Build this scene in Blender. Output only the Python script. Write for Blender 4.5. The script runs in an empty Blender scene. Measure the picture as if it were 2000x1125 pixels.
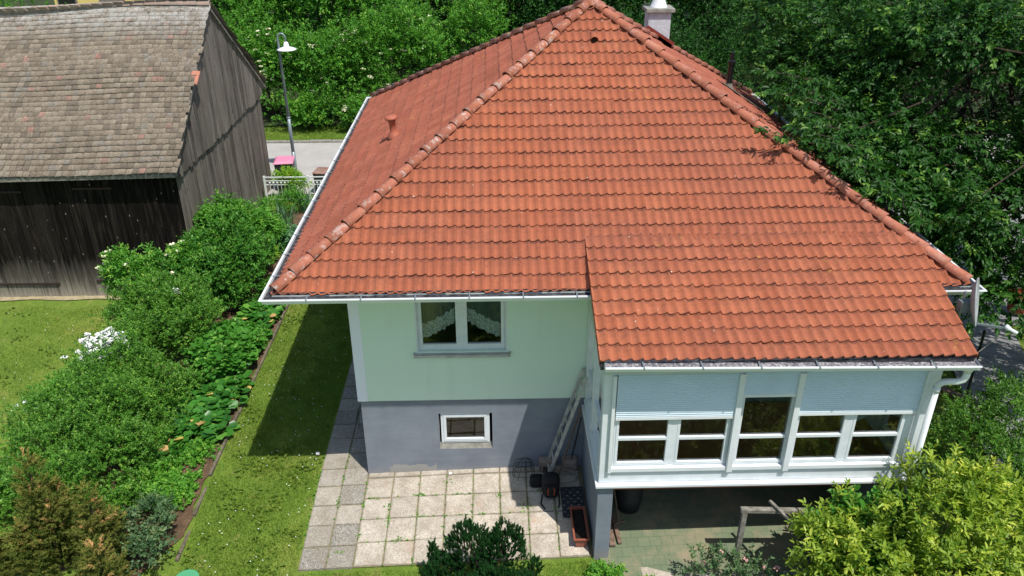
import bpy, bmesh, math, random
import numpy as np
from mathutils import Vector, Matrix
rad = math.radians
random.seed(7); RNG = np.random.default_rng(11)
S = bpy.context.scene
COL = S.collection

# ---------------------------------------------------------------- camera
cd = bpy.data.cameras.new("Camera"); cam = bpy.data.objects.new("Camera", cd); COL.objects.link(cam)
cd.sensor_width = 36.0; cd.lens = 1572.8908*36/2000; cd.clip_start = 0.1; cd.clip_end = 600
R_ = Vector((0.99966033, -0.02598746, -0.00196818)); U_ = Vector((0.01375275, 0.46186163, 0.88684536)); F_ = Vector((0.02213783, 0.8865712, -0.46206215))
M_ = Matrix(((R_.x, U_.x, -F_.x), (R_.y, U_.y, -F_.y), (R_.z, U_.z, -F_.z))).to_4x4()
M_.translation = Vector((2.4703, -12.1823, 10.374)); cam.matrix_world = M_
S.camera = cam
# ---------------------------------------------------------------- sky and sun
SUND = Vector((0.30, -0.41, 1.0)).normalized()          # towards the sun
SUN_EL = math.asin(SUND.z); SUN_AZ = math.atan2(SUND.x, SUND.y)
W = bpy.data.worlds.new("World"); S.world = W; W.use_nodes = True
nt = W.node_tree; bg = nt.nodes['Background']; sk = nt.nodes.new('ShaderNodeTexSky')
sk.sky_type = 'NISHITA'; sk.sun_disc = False; sk.sun_elevation = SUN_EL; sk.sun_rotation = SUN_AZ
nt.links.new(sk.outputs[0], bg.inputs[0]); bg.inputs[1].default_value = 0.135
sl = bpy.data.lights.new("Sun", 'SUN'); so = bpy.data.objects.new("Sun", sl); COL.objects.link(so)
sl.energy = 4.6; sl.angle = rad(0.53); sl.color = (1.0, 0.965, 0.91)
so.rotation_euler = (-SUND).to_track_quat('-Z', 'Y').to_euler(); so.location = (10, -15, 30)
S.view_settings.view_transform = 'Standard'; S.view_settings.look = 'None'; S.view_settings.exposure = 0.0; S.view_settings.gamma = 1.0
S.render.engine = 'CYCLES'
S.cycles.max_bounces = 6; S.cycles.transparent_max_bounces = 12; S.cycles.diffuse_bounces = 3

# ---------------------------------------------------------------- materials
def hexl(h):
    h = h.lstrip('#'); o = []
    for i in (0, 2, 4):
        c = int(h[i:i+2], 16)/255
        o.append(c/12.92 if c <= .04045 else ((c+.055)/1.055)**2.4)
    return (*o, 1)
class NT:
    def __init__(s, name):
        s.m = bpy.data.materials.new(name); s.m.use_nodes = True; s.t = s.m.node_tree
        s.b = s.t.nodes['Principled BSDF']; s.out = s.t.nodes['Material Output']; s._tc = None
        s.b.inputs['Roughness'].default_value = .8
    def n(s, typ, **kw):
        o = s.t.nodes.new(typ)
        for k, v in kw.items(): setattr(o, k, v)
        return o
    def l(s, a, b): s.t.links.new(a, b)
    def obj(s):
        if not s._tc: s._tc = s.n('ShaderNodeTexCoord')
        return s._tc.outputs['Object']
    def mapping(s, scale, loc=(0, 0, 0)):
        m = s.n('ShaderNodeMapping'); s.l(s.obj(), m.inputs[0]); m.inputs['Scale'].default_value = scale; m.inputs['Location'].default_value = loc
        return m.outputs[0]
    def noise(s, scale, detail=4, rough=.55, vec=None, dist=0):
        n = s.n('ShaderNodeTexNoise'); n.inputs['Scale'].default_value = scale; n.inputs['Detail'].default_value = detail
        n.inputs['Roughness'].default_value = rough; n.inputs['Distortion'].default_value = dist
        s.l(vec if vec else s.obj(), n.inputs['Vector']); return n.outputs['Fac']
    def voro(s, scale, vec=None, out='Distance', feature='F1'):
        n = s.n('ShaderNodeTexVoronoi', feature=feature); n.inputs['Scale'].default_value = scale
        s.l(vec if vec else s.obj(), n.inputs['Vector']); return n.outputs[out]
    def ramp(s, fac, stops, interp='LINEAR'):
        r = s.n('ShaderNodeValToRGB'); r.color_ramp.interpolation = interp
        e = r.color_ramp.elements
        while len(e) < len(stops): e.new(.5)
        for el, (p, c) in zip(e, stops):
            el.position = p; el.color = c if not isinstance(c, (int, float)) else (c, c, c, 1)
        s.l(fac, r.inputs[0]); return r.outputs[0]
    def mix(s, fac, a, b, typ='MIX'):
        m = s.n('ShaderNodeMix', data_type='RGBA', blend_type=typ)
        for i, v in ((0, fac), (6, a), (7, b)):
            if isinstance(v, (int, float)): m.inputs[i].default_value = v
            elif isinstance(v, tuple): m.inputs[i].default_value = v
            else: s.l(v, m.inputs[i])
        return m.outputs[2]
    def math(s, op, a, b=0):
        m = s.n('ShaderNodeMath', operation=op)
        for i, v in ((0, a), (1, b)):
            if isinstance(v, (int, float)): m.inputs[i].default_value = v
            else: s.l(v, m.inputs[i])
        return m.outputs[0]
    def attr(s, name):
        a = s.n('ShaderNodeAttribute', attribute_name=name); return a.outputs['Fac']
    def xyz(s):
        x = s.n('ShaderNodeSeparateXYZ'); s.l(s.obj(), x.inputs[0]); return x.outputs
    def base(s, c):
        if isinstance(c, tuple): s.b.inputs['Base Color'].default_value = c
        else: s.l(c, s.b.inputs['Base Color'])
    def bump(s, h, strength=.3, dist=.01):
        b = s.n('ShaderNodeBump'); b.inputs['Strength'].default_value = strength; b.inputs['Distance'].default_value = dist
        s.l(h, b.inputs['Height']); s.l(b.outputs[0], s.b.inputs['Normal'])
    def rough(s, v):
        if isinstance(v, (int, float)): s.b.inputs['Roughness'].default_value = v
        else: s.l(v, s.b.inputs['Roughness'])

def simple(name, c, rough=.6, nscale=6, amt=.25, c2=None, metal=0, bump=0, fine=60):
    k = NT(name); c2 = c2 or tuple([x*.6 for x in c[:3]])+(1,)
    n = k.noise(nscale, 5); f = k.noise(fine, 3)
    col = k.mix(k.ramp(n, [(.35, 0), (.7, amt*1.6)]), c, c2)
    col = k.mix(k.ramp(f, [(.3, 0), (.75, amt)]), col, c2)
    k.base(col); k.rough(rough); k.b.inputs['Metallic'].default_value = metal
    if bump: k.bump(f, bump, .004)
    return k.m

def mat_rooftile(name, c_main, lichen=.5, hip=False, dark=.5):
    k = NT(name); t = k.attr('tone')
    c = k.ramp(t, [(0, hexl(c_main[0])), (.5, hexl(c_main[1])), (1, hexl(c_main[2]))])
    big = k.noise(.55, 5, .6)
    c = k.mix(k.ramp(big, [(.40, 0), (.72, .55)]), c, hexl('8f5240'))
    med = k.noise(5, 6, .7, dist=.6)
    c = k.mix(k.ramp(med, [(.47, 0), (.72, .62*dark)]), c, hexl('5c3528'))
    g = k.noise(38, 4, .7)
    c = k.mix(k.ramp(g, [(.4, 0), (.75, .35)]), c, hexl('7a4332'))
    c = k.mix(k.ramp(k.noise(90, 2), [(.5, 0), (.8, .3)]), c, hexl('f0a888'))
    # shadow gap and moss at each tile overlap, painted as a darker line
    mo = k.attr('edge')
    c = k.mix(k.math('MULTIPLY', mo, k.ramp(k.noise(9, 5, .7), [(.4, .1), (.65, .8)])), c, hexl('46302a'))
    # pale lichen discs
    v = k.voro(7.0); vs = k.voro(7.0, out='Color')
    sep = k.n('ShaderNodeSeparateColor'); k.l(vs, sep.inputs[0])
    rsel = k.math('MULTIPLY', sep.outputs[0], .11)
    sp = k.math('MULTIPLY', k.math('LESS_THAN', v, rsel), k.math('GREATER_THAN', sep.outputs[1], 1-.42*lichen))
    area = k.ramp(k.noise(1.0, 4), [(.42, 0), (.55, 1)])
    c = k.mix(k.math('MULTIPLY', k.math('MULTIPLY', sp, area), .8), c, hexl('d9cdbd'))
    vd = k.voro(2.6, vec=k.mapping((1, 1, 1), (1.3, 4.1, 2.2))); vc = k.n('ShaderNodeSeparateColor'); k.l(k.voro(2.6, vec=k.mapping((1, 1, 1), (1.3, 4.1, 2.2)), out='Color'), vc.inputs[0])
    bd = k.math('MULTIPLY', k.math('LESS_THAN', k.math('ADD', vd, k.math('MULTIPLY', k.noise(40, 3), .05)), k.math('ADD', k.math('MULTIPLY', vc.outputs[0], .06), .03)), k.math('GREATER_THAN', vc.outputs[1], .74))
    c = k.mix(k.math('MULTIPLY', bd, .85), c, hexl('2a1c18'))
    c = k.mix(k.ramp(k.noise(1, 5, .65, vec=k.mapping((4.5, .8, .8), (2, 2, 2))), [(.55, 0), (.78, .45)]), c, hexl('6f4030'))
    if hip:
        l1 = k.ramp(k.noise(7, 8, .75), [(.53, 0), (.58, .8), (.8, .9)])
        c = k.mix(k.math('MULTIPLY', l1, k.attr('lich')), c, hexl('c4b6ae'))
        l2 = k.ramp(k.noise(13, 5, .7, vec=k.mapping((1, 1, 1), (5, 3, 1))), [(.63, 0), (.66, .8)])
        c = k.mix(k.math('MULTIPLY', l2, k.attr('lich')), c, hexl('c89a4a'))
    yl = k.math('MULTIPLY', k.ramp(k.noise(14, 5, .7), [(.58, 0), (.62, 1)]), k.ramp(k.noise(1.3, 3, vec=k.mapping((1, 1, 1), (9, 2, 4))), [(.64, 0), (.68, .8)]))
    c = k.mix(yl, c, hexl('b98f3c'))
    k.base(c); k.rough(.86); k.bump(k.noise(60, 4, .7), .35, .006)
    return k.m

def mat_leaf(name, dark, light, rough=.45, trans=.35, yellow=None, spec=.35):
    k = NT(name); t = k.attr('tone')
    def tw(h):
        q = hexl(h); g = q[0]*.3+q[1]*.6+q[2]*.1; return (min(.9, (q[0]*.95+g*.08)*1.16), min(.9, (q[1]*.96+g*.03)*1.14), (q[2]*.92+g*.06)*1.05, 1)
    st = [(0, tw(dark)), (.75, tw(light))]
    if yellow: st.append((1, tw(yellow)))
    c = k.ramp(t, st)
    c = k.mix(k.ramp(k.noise(1.6, 3), [(.3, 0), (.75, .3)]), c, tw(dark))
    k.base(c); k.rough(rough); k.b.inputs['Specular IOR Level'].default_value = spec
    tr = k.n('ShaderNodeBsdfTranslucent'); mx = k.n('ShaderNodeMixShader'); mx.inputs[0].default_value = trans
    k.l(k.mix(1.0, c, (1.0, 1.0, .45, 1), 'MULTIPLY'), tr.inputs[0])
    k.l(k.b.outputs[0], mx.inputs[1]); k.l(tr.outputs[0], mx.inputs[2]); k.l(mx.outputs[0], k.out.inputs[0])
    return k.m

def mat_wood(name, cols, knots=True, streak=(38, 38, 1.3), pale=None, rough=.85):
    k = NT(name); t = k.attr('tone')
    c = k.ramp(t, [(0, hexl(cols[0])), (.5, hexl(cols[1])), (1, hexl(cols[2]))])
    n = k.noise(1, 6, .65, vec=k.mapping(streak))
    c = k.mix(k.ramp(n, [(.38, 0), (.7, .75)]), c, hexl(cols[3]))
    n2 = k.noise(1, 5, .7, vec=k.mapping((streak[0]*.35, streak[1]*.35, streak[2]*.7), (3, 3, 3)))
    c = k.mix(k.ramp(n2, [(.5, 0), (.72, .6)]), c, hexl(cols[4]))
    if knots:
        v = k.voro(1, vec=k.mapping((6.5, 6.5, 2.6)))
        c = k.mix(k.ramp(v, [(.07, .9), (.12, 0)]), c, hexl('0b0908'))
        v = k.voro(1, vec=k.mapping((6.0, 6.0, 2.9), (.3, .3, .5)))
        c = k.mix(k.ramp(v, [(.06, .8), (.10, 0)]), c, hexl('8d8478'))
    if pale:
        z = k.xyz()[2]
        zz = k.math('ADD', z, k.math('MULTIPLY', k.noise(1, 4, .6, vec=k.mapping((9, 9, .8))), 1.5))
        c = k.mix(k.ramp(zz, [(.85, pale[1]), (1.0, pale[1]*.45), (1.45, 0)]) if False else k.ramp(k.math('MULTIPLY', zz, .4), [(.30, pale[1]), (.5, pale[1]*.3), (.76, 0)]), c, hexl(pale[0]))
    k.base(c); k.rough(rough); k.b.inputs['Specular IOR Level'].default_value = .12; k.bump(n, .5, .01)
    return k.m

MT = {}
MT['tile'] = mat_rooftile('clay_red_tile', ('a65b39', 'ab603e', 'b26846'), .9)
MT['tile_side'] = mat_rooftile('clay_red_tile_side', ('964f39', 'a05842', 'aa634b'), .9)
MT['hip'] = mat_rooftile('hip_tile', ('b0674d', 'b97158', 'c17c64'), 1.0, hip=True)
k = NT('green_plaster'); c = k.mix(k.ramp(k.noise(1.2, 4), [(.3, 0), (.75, .25)]), hexl('dff2e2'), hexl('cfe5d2'))
c = k.mix(k.ramp(k.noise(160, 2), [(.35, 0), (.7, .22)]), c, hexl('9dbba3')); c = k.mix(k.ramp(k.noise(1, 4, .6, vec=k.mapping((5, 5, .5))), [(.55, 0), (.8, .15)]), c, hexl('93a891')); k.base(c); k.rough(.92); k.bump(k.noise(170, 2), .5, .004); MT['plaster'] = k.m
k = NT('white_plaster'); c = k.mix(k.ramp(k.noise(150, 2), [(.35, 0), (.7, .2)]), hexl('f0f2fa'), hexl('c6cad6')); k.base(c); k.rough(.9); k.bump(k.noise(170, 2), .5, .004); MT['pilaster'] = k.m
k = NT('blue_grey_plinth')
c = k.mix(k.ramp(k.noise(1.6, 6, .6), [(.3, 0), (.72, .8)]), hexl('868c95'), hexl('6b727c'))
c = k.mix(k.ramp(k.noise(1, 5, .6, vec=k.mapping((1.2, 1.2, 7))), [(.45, 0), (.75, .35)]), c, hexl('9298a2'))
x, y, z = k.xyz()
zz = k.math('ADD', z, k.math('MULTIPLY', k.noise(3.2, 6, .7), -.55))
pm = k.math('MULTIPLY', k.math('LESS_THAN', zz, -.06), k.math('MULTIPLY', k.math('GREATER_THAN', x, .42), k.math('LESS_THAN', x, 1.32)))
c = k.mix(k.math('MULTIPLY', pm, .8), c, hexl('a39f98'))
c = k.mix(k.ramp(k.math('ADD', z, k.math('MULTIPLY', k.noise(6, 5, .7), .3)), [(.2, .55), (.36, 0)]), c, hexl('8f8c88'))
k.base(c); k.rough(.9); k.bump(k.noise(45, 5, .65), .35, .006); MT['plinth'] = k.m
MT['white'] = simple('white_metal_paint', hexl('e9eced'), .35, 3, .12, hexl('a9adb0'))
MT['frame'] = simple('white_window_frame', hexl('e6ebee'), .35, 5, .16, hexl('a9aeab'), bump=.05)
MT['shutter'] = simple('pale_grey_shutter', hexl('cfe0e8'), .45, 2, .1, hexl('94a3aa'))
MT['gutter_in'] = simple('gutter_silt', hexl('5a5a60'), .9, 9, .8, hexl('211f20'), bump=.6, fine=40)
k = NT('gutter_silt_pale'); c = k.ramp(k.noise(22, 6, .75), [(.35, hexl('3b3a3c')), (.5, hexl('77757a')), (.62, hexl('b9b4b2'))]); k.base(c); k.rough(.95); k.bump(k.noise(40, 5), .7, .01); MT['silt2'] = k.m
MT['fascia'] = simple('fascia_board', hexl('c9d4cb'), .6, 3, .15)
MT['concrete'] = simple('grey_concrete', hexl('a8a49a'), .9, 8, .5, hexl('6d6a62'), bump=.5, fine=45)
MT['oldedge'] = simple('old_edging', hexl('857a68'), .95, 8, .6, hexl('4f4638'), bump=.5, fine=45)
MT['render_white'] = simple('chimney_render', hexl('d8dadd'), .95, 12, .35, hexl('9fa2a8'), bump=.6, fine=50)
MT['redsheet'] = simple('red_flashing', hexl('8e3b2c'), .5, 5, .3)
MT['terracotta'] = simple('terracotta_vent', hexl('b4664c'), .6, 9, .25)
MT['blackmetal'] = simple('black_pipe', hexl('1c1c1f'), .35, 5, .2)
MT['dullmetal'] = simple('dull_flashing', hexl('8a877c'), .6, 5, .5, hexl('5b5240'))
MT['galv'] = simple('galvanised_grey', hexl('8c989c'), .42, 6, .2, metal=.3)
MT['alu'] = simple('old_aluminium', hexl('cfcec6'), .5, 8, .4, hexl('77756c'))
MT['lampwhite'] = simple('lamp_white', hexl('f2f3f2'), .4, 4, .05)
MT['black'] = simple('black_fabric', hexl('141417'), .8, 14, .3, hexl('050506'), bump=.4)
MT['orange'] = simple('orange_trim', hexl('e0612a'), .6)
MT['pinklid'] = simple('pink_lid', hexl('e58fae'), .5, 4, .15)
MT['brownlid'] = simple('brown_lid', hexl('7a5141'), .6, 7, .35, hexl('b39a8c'))
MT['darkbin'] = simple('dark_bin_plastic', hexl('2c2e33'), .5, 6, .2)
MT['bluebin'] = simple('blue_black_lid', hexl('39434f'), .5, 5, .3)
MT['planter'] = simple('brown_planter', hexl('a35a45'), .5, 6, .25)
MT['potsoil'] = simple('pot_soil', hexl('33271f'), 1, 16, .8, hexl('15100c'), bump=1, fine=50)
MT['rubber'] = simple('grey_black_mat', hexl('3a3d46'), .8, 7, .3)
MT['brick'] = simple('old_brick', hexl('b5a495'), .9, 9, .5, hexl('75665a'), bump=.6)
MT['weatherwood'] = simple('weathered_timber', hexl('a09b8f'), .9, 12, .6, hexl('5d5950'), bump=.5, fine=35)
MT['plankwood'] = simple('old_plank', hexl('927a66'), .9, 12, .6, hexl('58483c'), bump=.5, fine=35)
MT['wire'] = simple('dark_green_wire', hexl('2b3a33'), .6)
MT['fence'] = simple('white_fence_paint', hexl('dfe3e0'), .5, 6, .15)
MT['bark'] = simple('bark', hexl('57483a'), .95, 11, .7, hexl('2a221b'), bump=.9, fine=30)
MT['twig'] = simple('twig', hexl('5d4f38'), .9, 11, .4)
MT['greenplastic'] = simple('green_plastic', hexl('58a878'), .45, 5, .12)
MT['dish'] = simple('dish_grey', hexl('a7abac'), .5, 8, .35, hexl('777b7c'))
MT['yellowwall'] = simple('yellow_render', hexl('ecd67f'), .9, 3, .1)
MT['darkglass'] = simple('dark_window', hexl('1d2024'), .15)
MT['greyshutter'] = simple('grey_brown_shutter', hexl('8a837c'), .7)
MT['roomdark'] = simple('room_wall', hexl('4b463f'), .9)
MT['terr_floor'] = simple('terracotta_floor', hexl('b0603c'), .4, 5, .3)
MT['orangeclay'] = simple('orange_clay', hexl('9d4a30'), .8)
MT['paper'] = simple('paper_white', hexl('e8e6e0'), .8)
MT['petal_white'] = simple('white_petals', hexl('f4f4f0'), .6, 9, .1, hexl('cfd4c4'))
MT['petal_cream'] = simple('cream_petals', hexl('eceac8'), .7, 9, .15, hexl('c8cc9a'))
MT['petal_pink'] = simple('pink_petals', hexl('d9a6a2'), .7, 9, .15)
# curtain
def mat_curtain(name, c, alpha, scale=70):
    k = NT(name); k.base(c); k.rough(.9)
    tr = k.n('ShaderNodeBsdfTransparent'); mx = k.n('ShaderNodeMixShader')
    v = k.ramp(k.voro(scale), [(.25, alpha[0]), (.45, alpha[1])])
    k.l(v, mx.inputs[0]); k.l(tr.outputs[0], mx.inputs[1]); k.l(k.b.outputs[0], mx.inputs[2]); k.l(mx.outputs[0], k.out.inputs[0]); return k.m
MT['lace'] = mat_curtain('lace_band', hexl('eef5ee'), (.2, .92), 34)
MT['sheer'] = mat_curtain('sheer_curtain', hexl('9fb0a4'), (.3, .5), 90)
# glass: fresnel mirror over clear
k = NT('window_glass'); gl = k.n('ShaderNodeBsdfGlossy'); gl.inputs['Roughness'].default_value = .02; gl.inputs[0].default_value = (1, 1, 1, 1)
tr = k.n('ShaderNodeBsdfTransparent'); tr.inputs[0].default_value = (.80, .86, .84, 1); fr = k.n('ShaderNodeFresnel'); fr.inputs[0].default_value = 1.75
mx = k.n('ShaderNodeMixShader'); k.l(fr.outputs[0], mx.inputs[0]); k.l(tr.outputs[0], mx.inputs[1]); k.l(gl.outputs[0], mx.inputs[2]); k.l(mx.outputs[0], k.out.inputs[0])
wv = k.n('ShaderNodeBump'); wv.inputs['Strength'].default_value = .05; k.l(k.noise(2.5, 2), wv.inputs['Height']); k.l(wv.outputs[0], gl.inputs['Normal']); MT['glass'] = k.m
# ground materials
k = NT('lawn'); a = k.noise(.55, 5, .6); b = k.noise(4.5, 6, .7); f = k.noise(55, 4, .7)
c = k.ramp(a, [(.3, hexl('6a8a26')), (.5, hexl('7f9a34')), (.7, hexl('a2a44c'))])
c = k.mix(k.ramp(b, [(.38, .6), (.62, 0)]), c, hexl('5c7a1e'))
c = k.mix(k.ramp(k.noise(1.7, 6, .7, vec=k.mapping((1, 1, 1), (4, 8, 0))), [(.58, 0), (.72, .8)]), c, hexl('a89a5c'))
c = k.mix(k.ramp(f, [(.35, .55), (.6, 0)]), c, hexl('37480f')); k.base(c); k.rough(.95); k.bump(f, .9, .03); MT['lawn'] = k.m
k = NT('soil'); c = k.ramp(k.noise(5, 7, .7), [(.3, hexl('55412f')), (.55, hexl('7c6148')), (.75, hexl('9a8164'))])
c = k.mix(k.ramp(k.noise(50, 4, .7), [(.35, .6), (.6, 0)]), c, hexl('3a2c20')); k.base(c); k.rough(1); k.bump(k.noise(28, 6, .75), 1, .04); MT['soil'] = k.m
k = NT('dry_soil'); c = k.ramp(k.noise(5, 7, .7), [(.3, hexl('8f8160')), (.55, hexl('b3a582')), (.75, hexl('c4b894'))]); k.base(c); k.rough(1); k.bump(k.noise(28, 6, .75), 1, .03); MT['drysoil'] = k.m
k = NT('joint_earth'); c = k.ramp(k.noise(7, 7, .7), [(.3, hexl('6a6148')), (.5, hexl('8a8064')), (.65, hexl('6c7840'))]); k.base(c); k.rough(1); MT['joint'] = k.m
k = NT('leaf_litter'); c = k.ramp(k.noise(2, 7, .7), [(.3, hexl('1f2a12')), (.55, hexl('33401c')), (.75, hexl('4a4628'))]); k.base(c); k.rough(1); MT['woodfloor'] = k.m
k = NT('asphalt_pale'); c = k.ramp(k.noise(1.2, 6, .65), [(.3, hexl('a7a39d')), (.7, hexl('bcb8b2'))]); c = k.mix(k.ramp(k.noise(90, 3), [(.4, .4), (.6, 0)]), c, hexl('8c8983'))
k.base(c); k.rough(.95); MT['road'] = k.m
k = NT('exposed_aggregate_slab'); t = k.attr('tone')
v = k.voro(75, out='Color'); sp = k.n('ShaderNodeSeparateColor'); k.l(v, sp.inputs[0])
c = k.ramp(sp.outputs[0], [(0, hexl('a2988a')), (.3, hexl('bdb1a0')), (.6, hexl('c8bcaa')), (.85, hexl('d2c7b8')), (1, hexl('ddd5c8'))])
c = k.mix(k.ramp(t, [(0, 0), (.5, .25), (1, .9)]), c, k.ramp(sp.outputs[1], [(0, hexl('5c5a54')), (.6, hexl('8b877d')), (1, hexl('b9b3a6'))]))
c = k.mix(k.ramp(k.noise(1.9, 7, .7), [(.42, 0), (.72, .75)]), c, hexl('857865'))
c = k.mix(k.ramp(k.noise(7, 6, .75), [(.55, 0), (.72, .45)]), c, hexl('6a6150'))
c = k.mix(k.ramp(k.noise(1.1, 4, .6, vec=k.mapping((1, 1, 1), (2, 6, 0))), [(.62, 0), (.74, .6)]), c, hexl('b58f74'))
c = k.mix(k.math('MULTIPLY', k.attr('edge'), k.ramp(k.noise(9, 5, .7), [(.4, .1), (.7, .6)])), c, hexl('7c735f'))
k.base(c); k.rough(.95); k.bump(k.voro(75), .5, .006); MT['slab'] = k.m
k = NT('green_mesh_floor'); bx = k.n('ShaderNodeTexBrick'); k.l(k.mapping((1, 1, 1)), bx.inputs[0]); bx.inputs['Scale'].default_value = 1; bx.offset = .5
bx.inputs['Brick Width'].default_value = .2; bx.inputs['Row Height'].default_value = .2; bx.inputs['Mortar Size'].default_value = .004
bx.inputs['Color1'].default_value = hexl('72775c'); bx.inputs['Color2'].default_value = hexl('7b7f64'); bx.inputs['Mortar'].default_value = hexl('4a5f48')
w1 = k.n('ShaderNodeTexWave'); w1.inputs['Scale'].default_value = 14; k.l(k.obj(), w1.inputs[0]); w2 = k.n('ShaderNodeTexWave', bands_direction='Y'); w2.inputs['Scale'].default_value = 14; k.l(k.obj(), w2.inputs[0])
c = k.mix(k.ramp(k.math('MAXIMUM', w1.outputs['Fac'], w2.outputs['Fac']), [(.7, 0), (.95, .55)]), bx.outputs[0], hexl('4f7357'))
c = k.mix(k.ramp(k.noise(1.3, 6, .7), [(.45, 0), (.65, .7)]), c, hexl('a08f74')); k.base(c); k.rough(.95); MT['mesh'] = k.m
MT['paving_r'] = simple('grey_paving', hexl('9a9a98'), .9, 3, .5, hexl('6a6a66'), bump=.4)
k = NT('barn_tile'); t = k.attr('tone')
c = k.ramp(t, [(0, hexl('756a5c')), (.2, hexl('857767')), (.45, hexl('928371')), (.8, hexl('a0917e')), (.955, hexl('8d867c')), (.975, hexl('a07a6b')), (1, hexl('b08a7b'))])
c = k.mix(k.ramp(k.noise(.6, 5, .65), [(.42, 0), (.75, .35)]), c, hexl('6e6355'))
c = k.mix(k.ramp(k.noise(18, 6, .75), [(.42, 0), (.66, .65)]), c, hexl('4e463c'))
c = k.mix(k.ramp(k.noise(30, 5, .75, vec=k.mapping((1, 1, 1), (7, 7, 7))), [(.58, 0), (.7, .55)]), c, hexl('cfc6b4'))
rz = k.xyz()[2]
rl = k.math('MULTIPLY', k.ramp(k.math('MULTIPLY', rz, .1), [(.62, 0), (.67, 1)]), k.ramp(k.noise(5, 8, .8), [(.42, 0), (.56, .75)]))
c = k.mix(rl, c, hexl('b9b6b0'))
k.base(c); k.rough(.95); k.bump(k.noise(30, 5), .5, .01); MT['btile'] = k.m
MT['bridge'] = simple('barn_ridge_tile', hexl('b79483'), .95, 7, .7, hexl('8e8378'), bump=.5, fine=30)
MT['newtile'] = simple('newer_red_tile', hexl('c08068'), .9, 7, .3)
MT['dwood'] = mat_wood('dark_barn_boards', ('0f0c0a', '181411', '292420', '060504', '463e36'), True, pale=('a39a8c', .85))
MT['gwood'] = mat_wood('grey_barn_boards', ('625b54', '776f66', '90877c', '36312c', 'aaa196'), True, pale=('a8a196', .35))
# foliage
MT['lf_privet'] = mat_leaf('leaf_privet', '33661a', '6aa634', .42, .38, '9cc450')
MT['lf_shrub'] = mat_leaf('leaf_shrub', '28601a', '569a30', .45, .38, '8aba48')
MT['lf_elder'] = mat_leaf('leaf_elder', '30701c', '66ac34', .5, .4, 'a0ca54')
MT['lf_cherry'] = mat_leaf('leaf_cherry', '173f10', '33681e', .45, .32, '86b244', .3)
MT['lf_bg'] = mat_leaf('leaf_background', '2e6c18', '66ac30', .5, .4, '9cc850')
MT['lf_bgdark'] = mat_leaf('leaf_dark_wood', '143c10', '2e661c', .5, .3, '4b822c')
MT['lf_gold'] = mat_leaf('leaf_golden', '3f721a', 'a6c034', .42, .42, 'eaea5e')
MT['lf_green2'] = mat_leaf('leaf_mid_green', '28560f', '5a8f2c', .42, .35, '8fb44a')
MT['lf_hyd'] = mat_leaf('leaf_hydrangea', '2c6c1a', '569c32', .45, .35, '98c65e')
MT['lf_berg'] = mat_leaf('leaf_bergenia', '265e1c', '42862c', .3, .28, '6ca840', .5)
MT['lf_autumn'] = mat_leaf('leaf_turned', 'c49a72', 'd3c05e', .5, .3, 'dfcf6a')
MT['lf_gc'] = mat_leaf('leaf_ground_cover', '357a1c', '72b436', .5, .4, 'a4cc4c')
MT['lf_thuja'] = mat_leaf('leaf_conifer_brown', '3a5c22', '84843e', .8, .3, 'e2ac7c', .1)
MT['lf_yew'] = mat_leaf('leaf_yew', '183f1c', '2f6530', .6, .2, '4a8444', .25)
MT['lf_rose'] = mat_leaf('leaf_rose', '2f5030', '5c7f52', .5, .25, '86945e')
MT['lf_iris'] = mat_leaf('leaf_iris', '3a6c4a', '6a9a74', .5, .25, '86ac7c')
MT['lf_yel'] = mat_leaf('leaf_lime', '5c9a20', '90bc2c', .45, .4, 'c8d048')
MT['lf_clover'] = mat_leaf('leaf_clover', '4a701c', '738c2a', .55, .35, '94a43c')
MT['lf_grass'] = mat_leaf('leaf_grass', '48741c', '7f9e3a', .6, .45, 'b0b460', .15)

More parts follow.
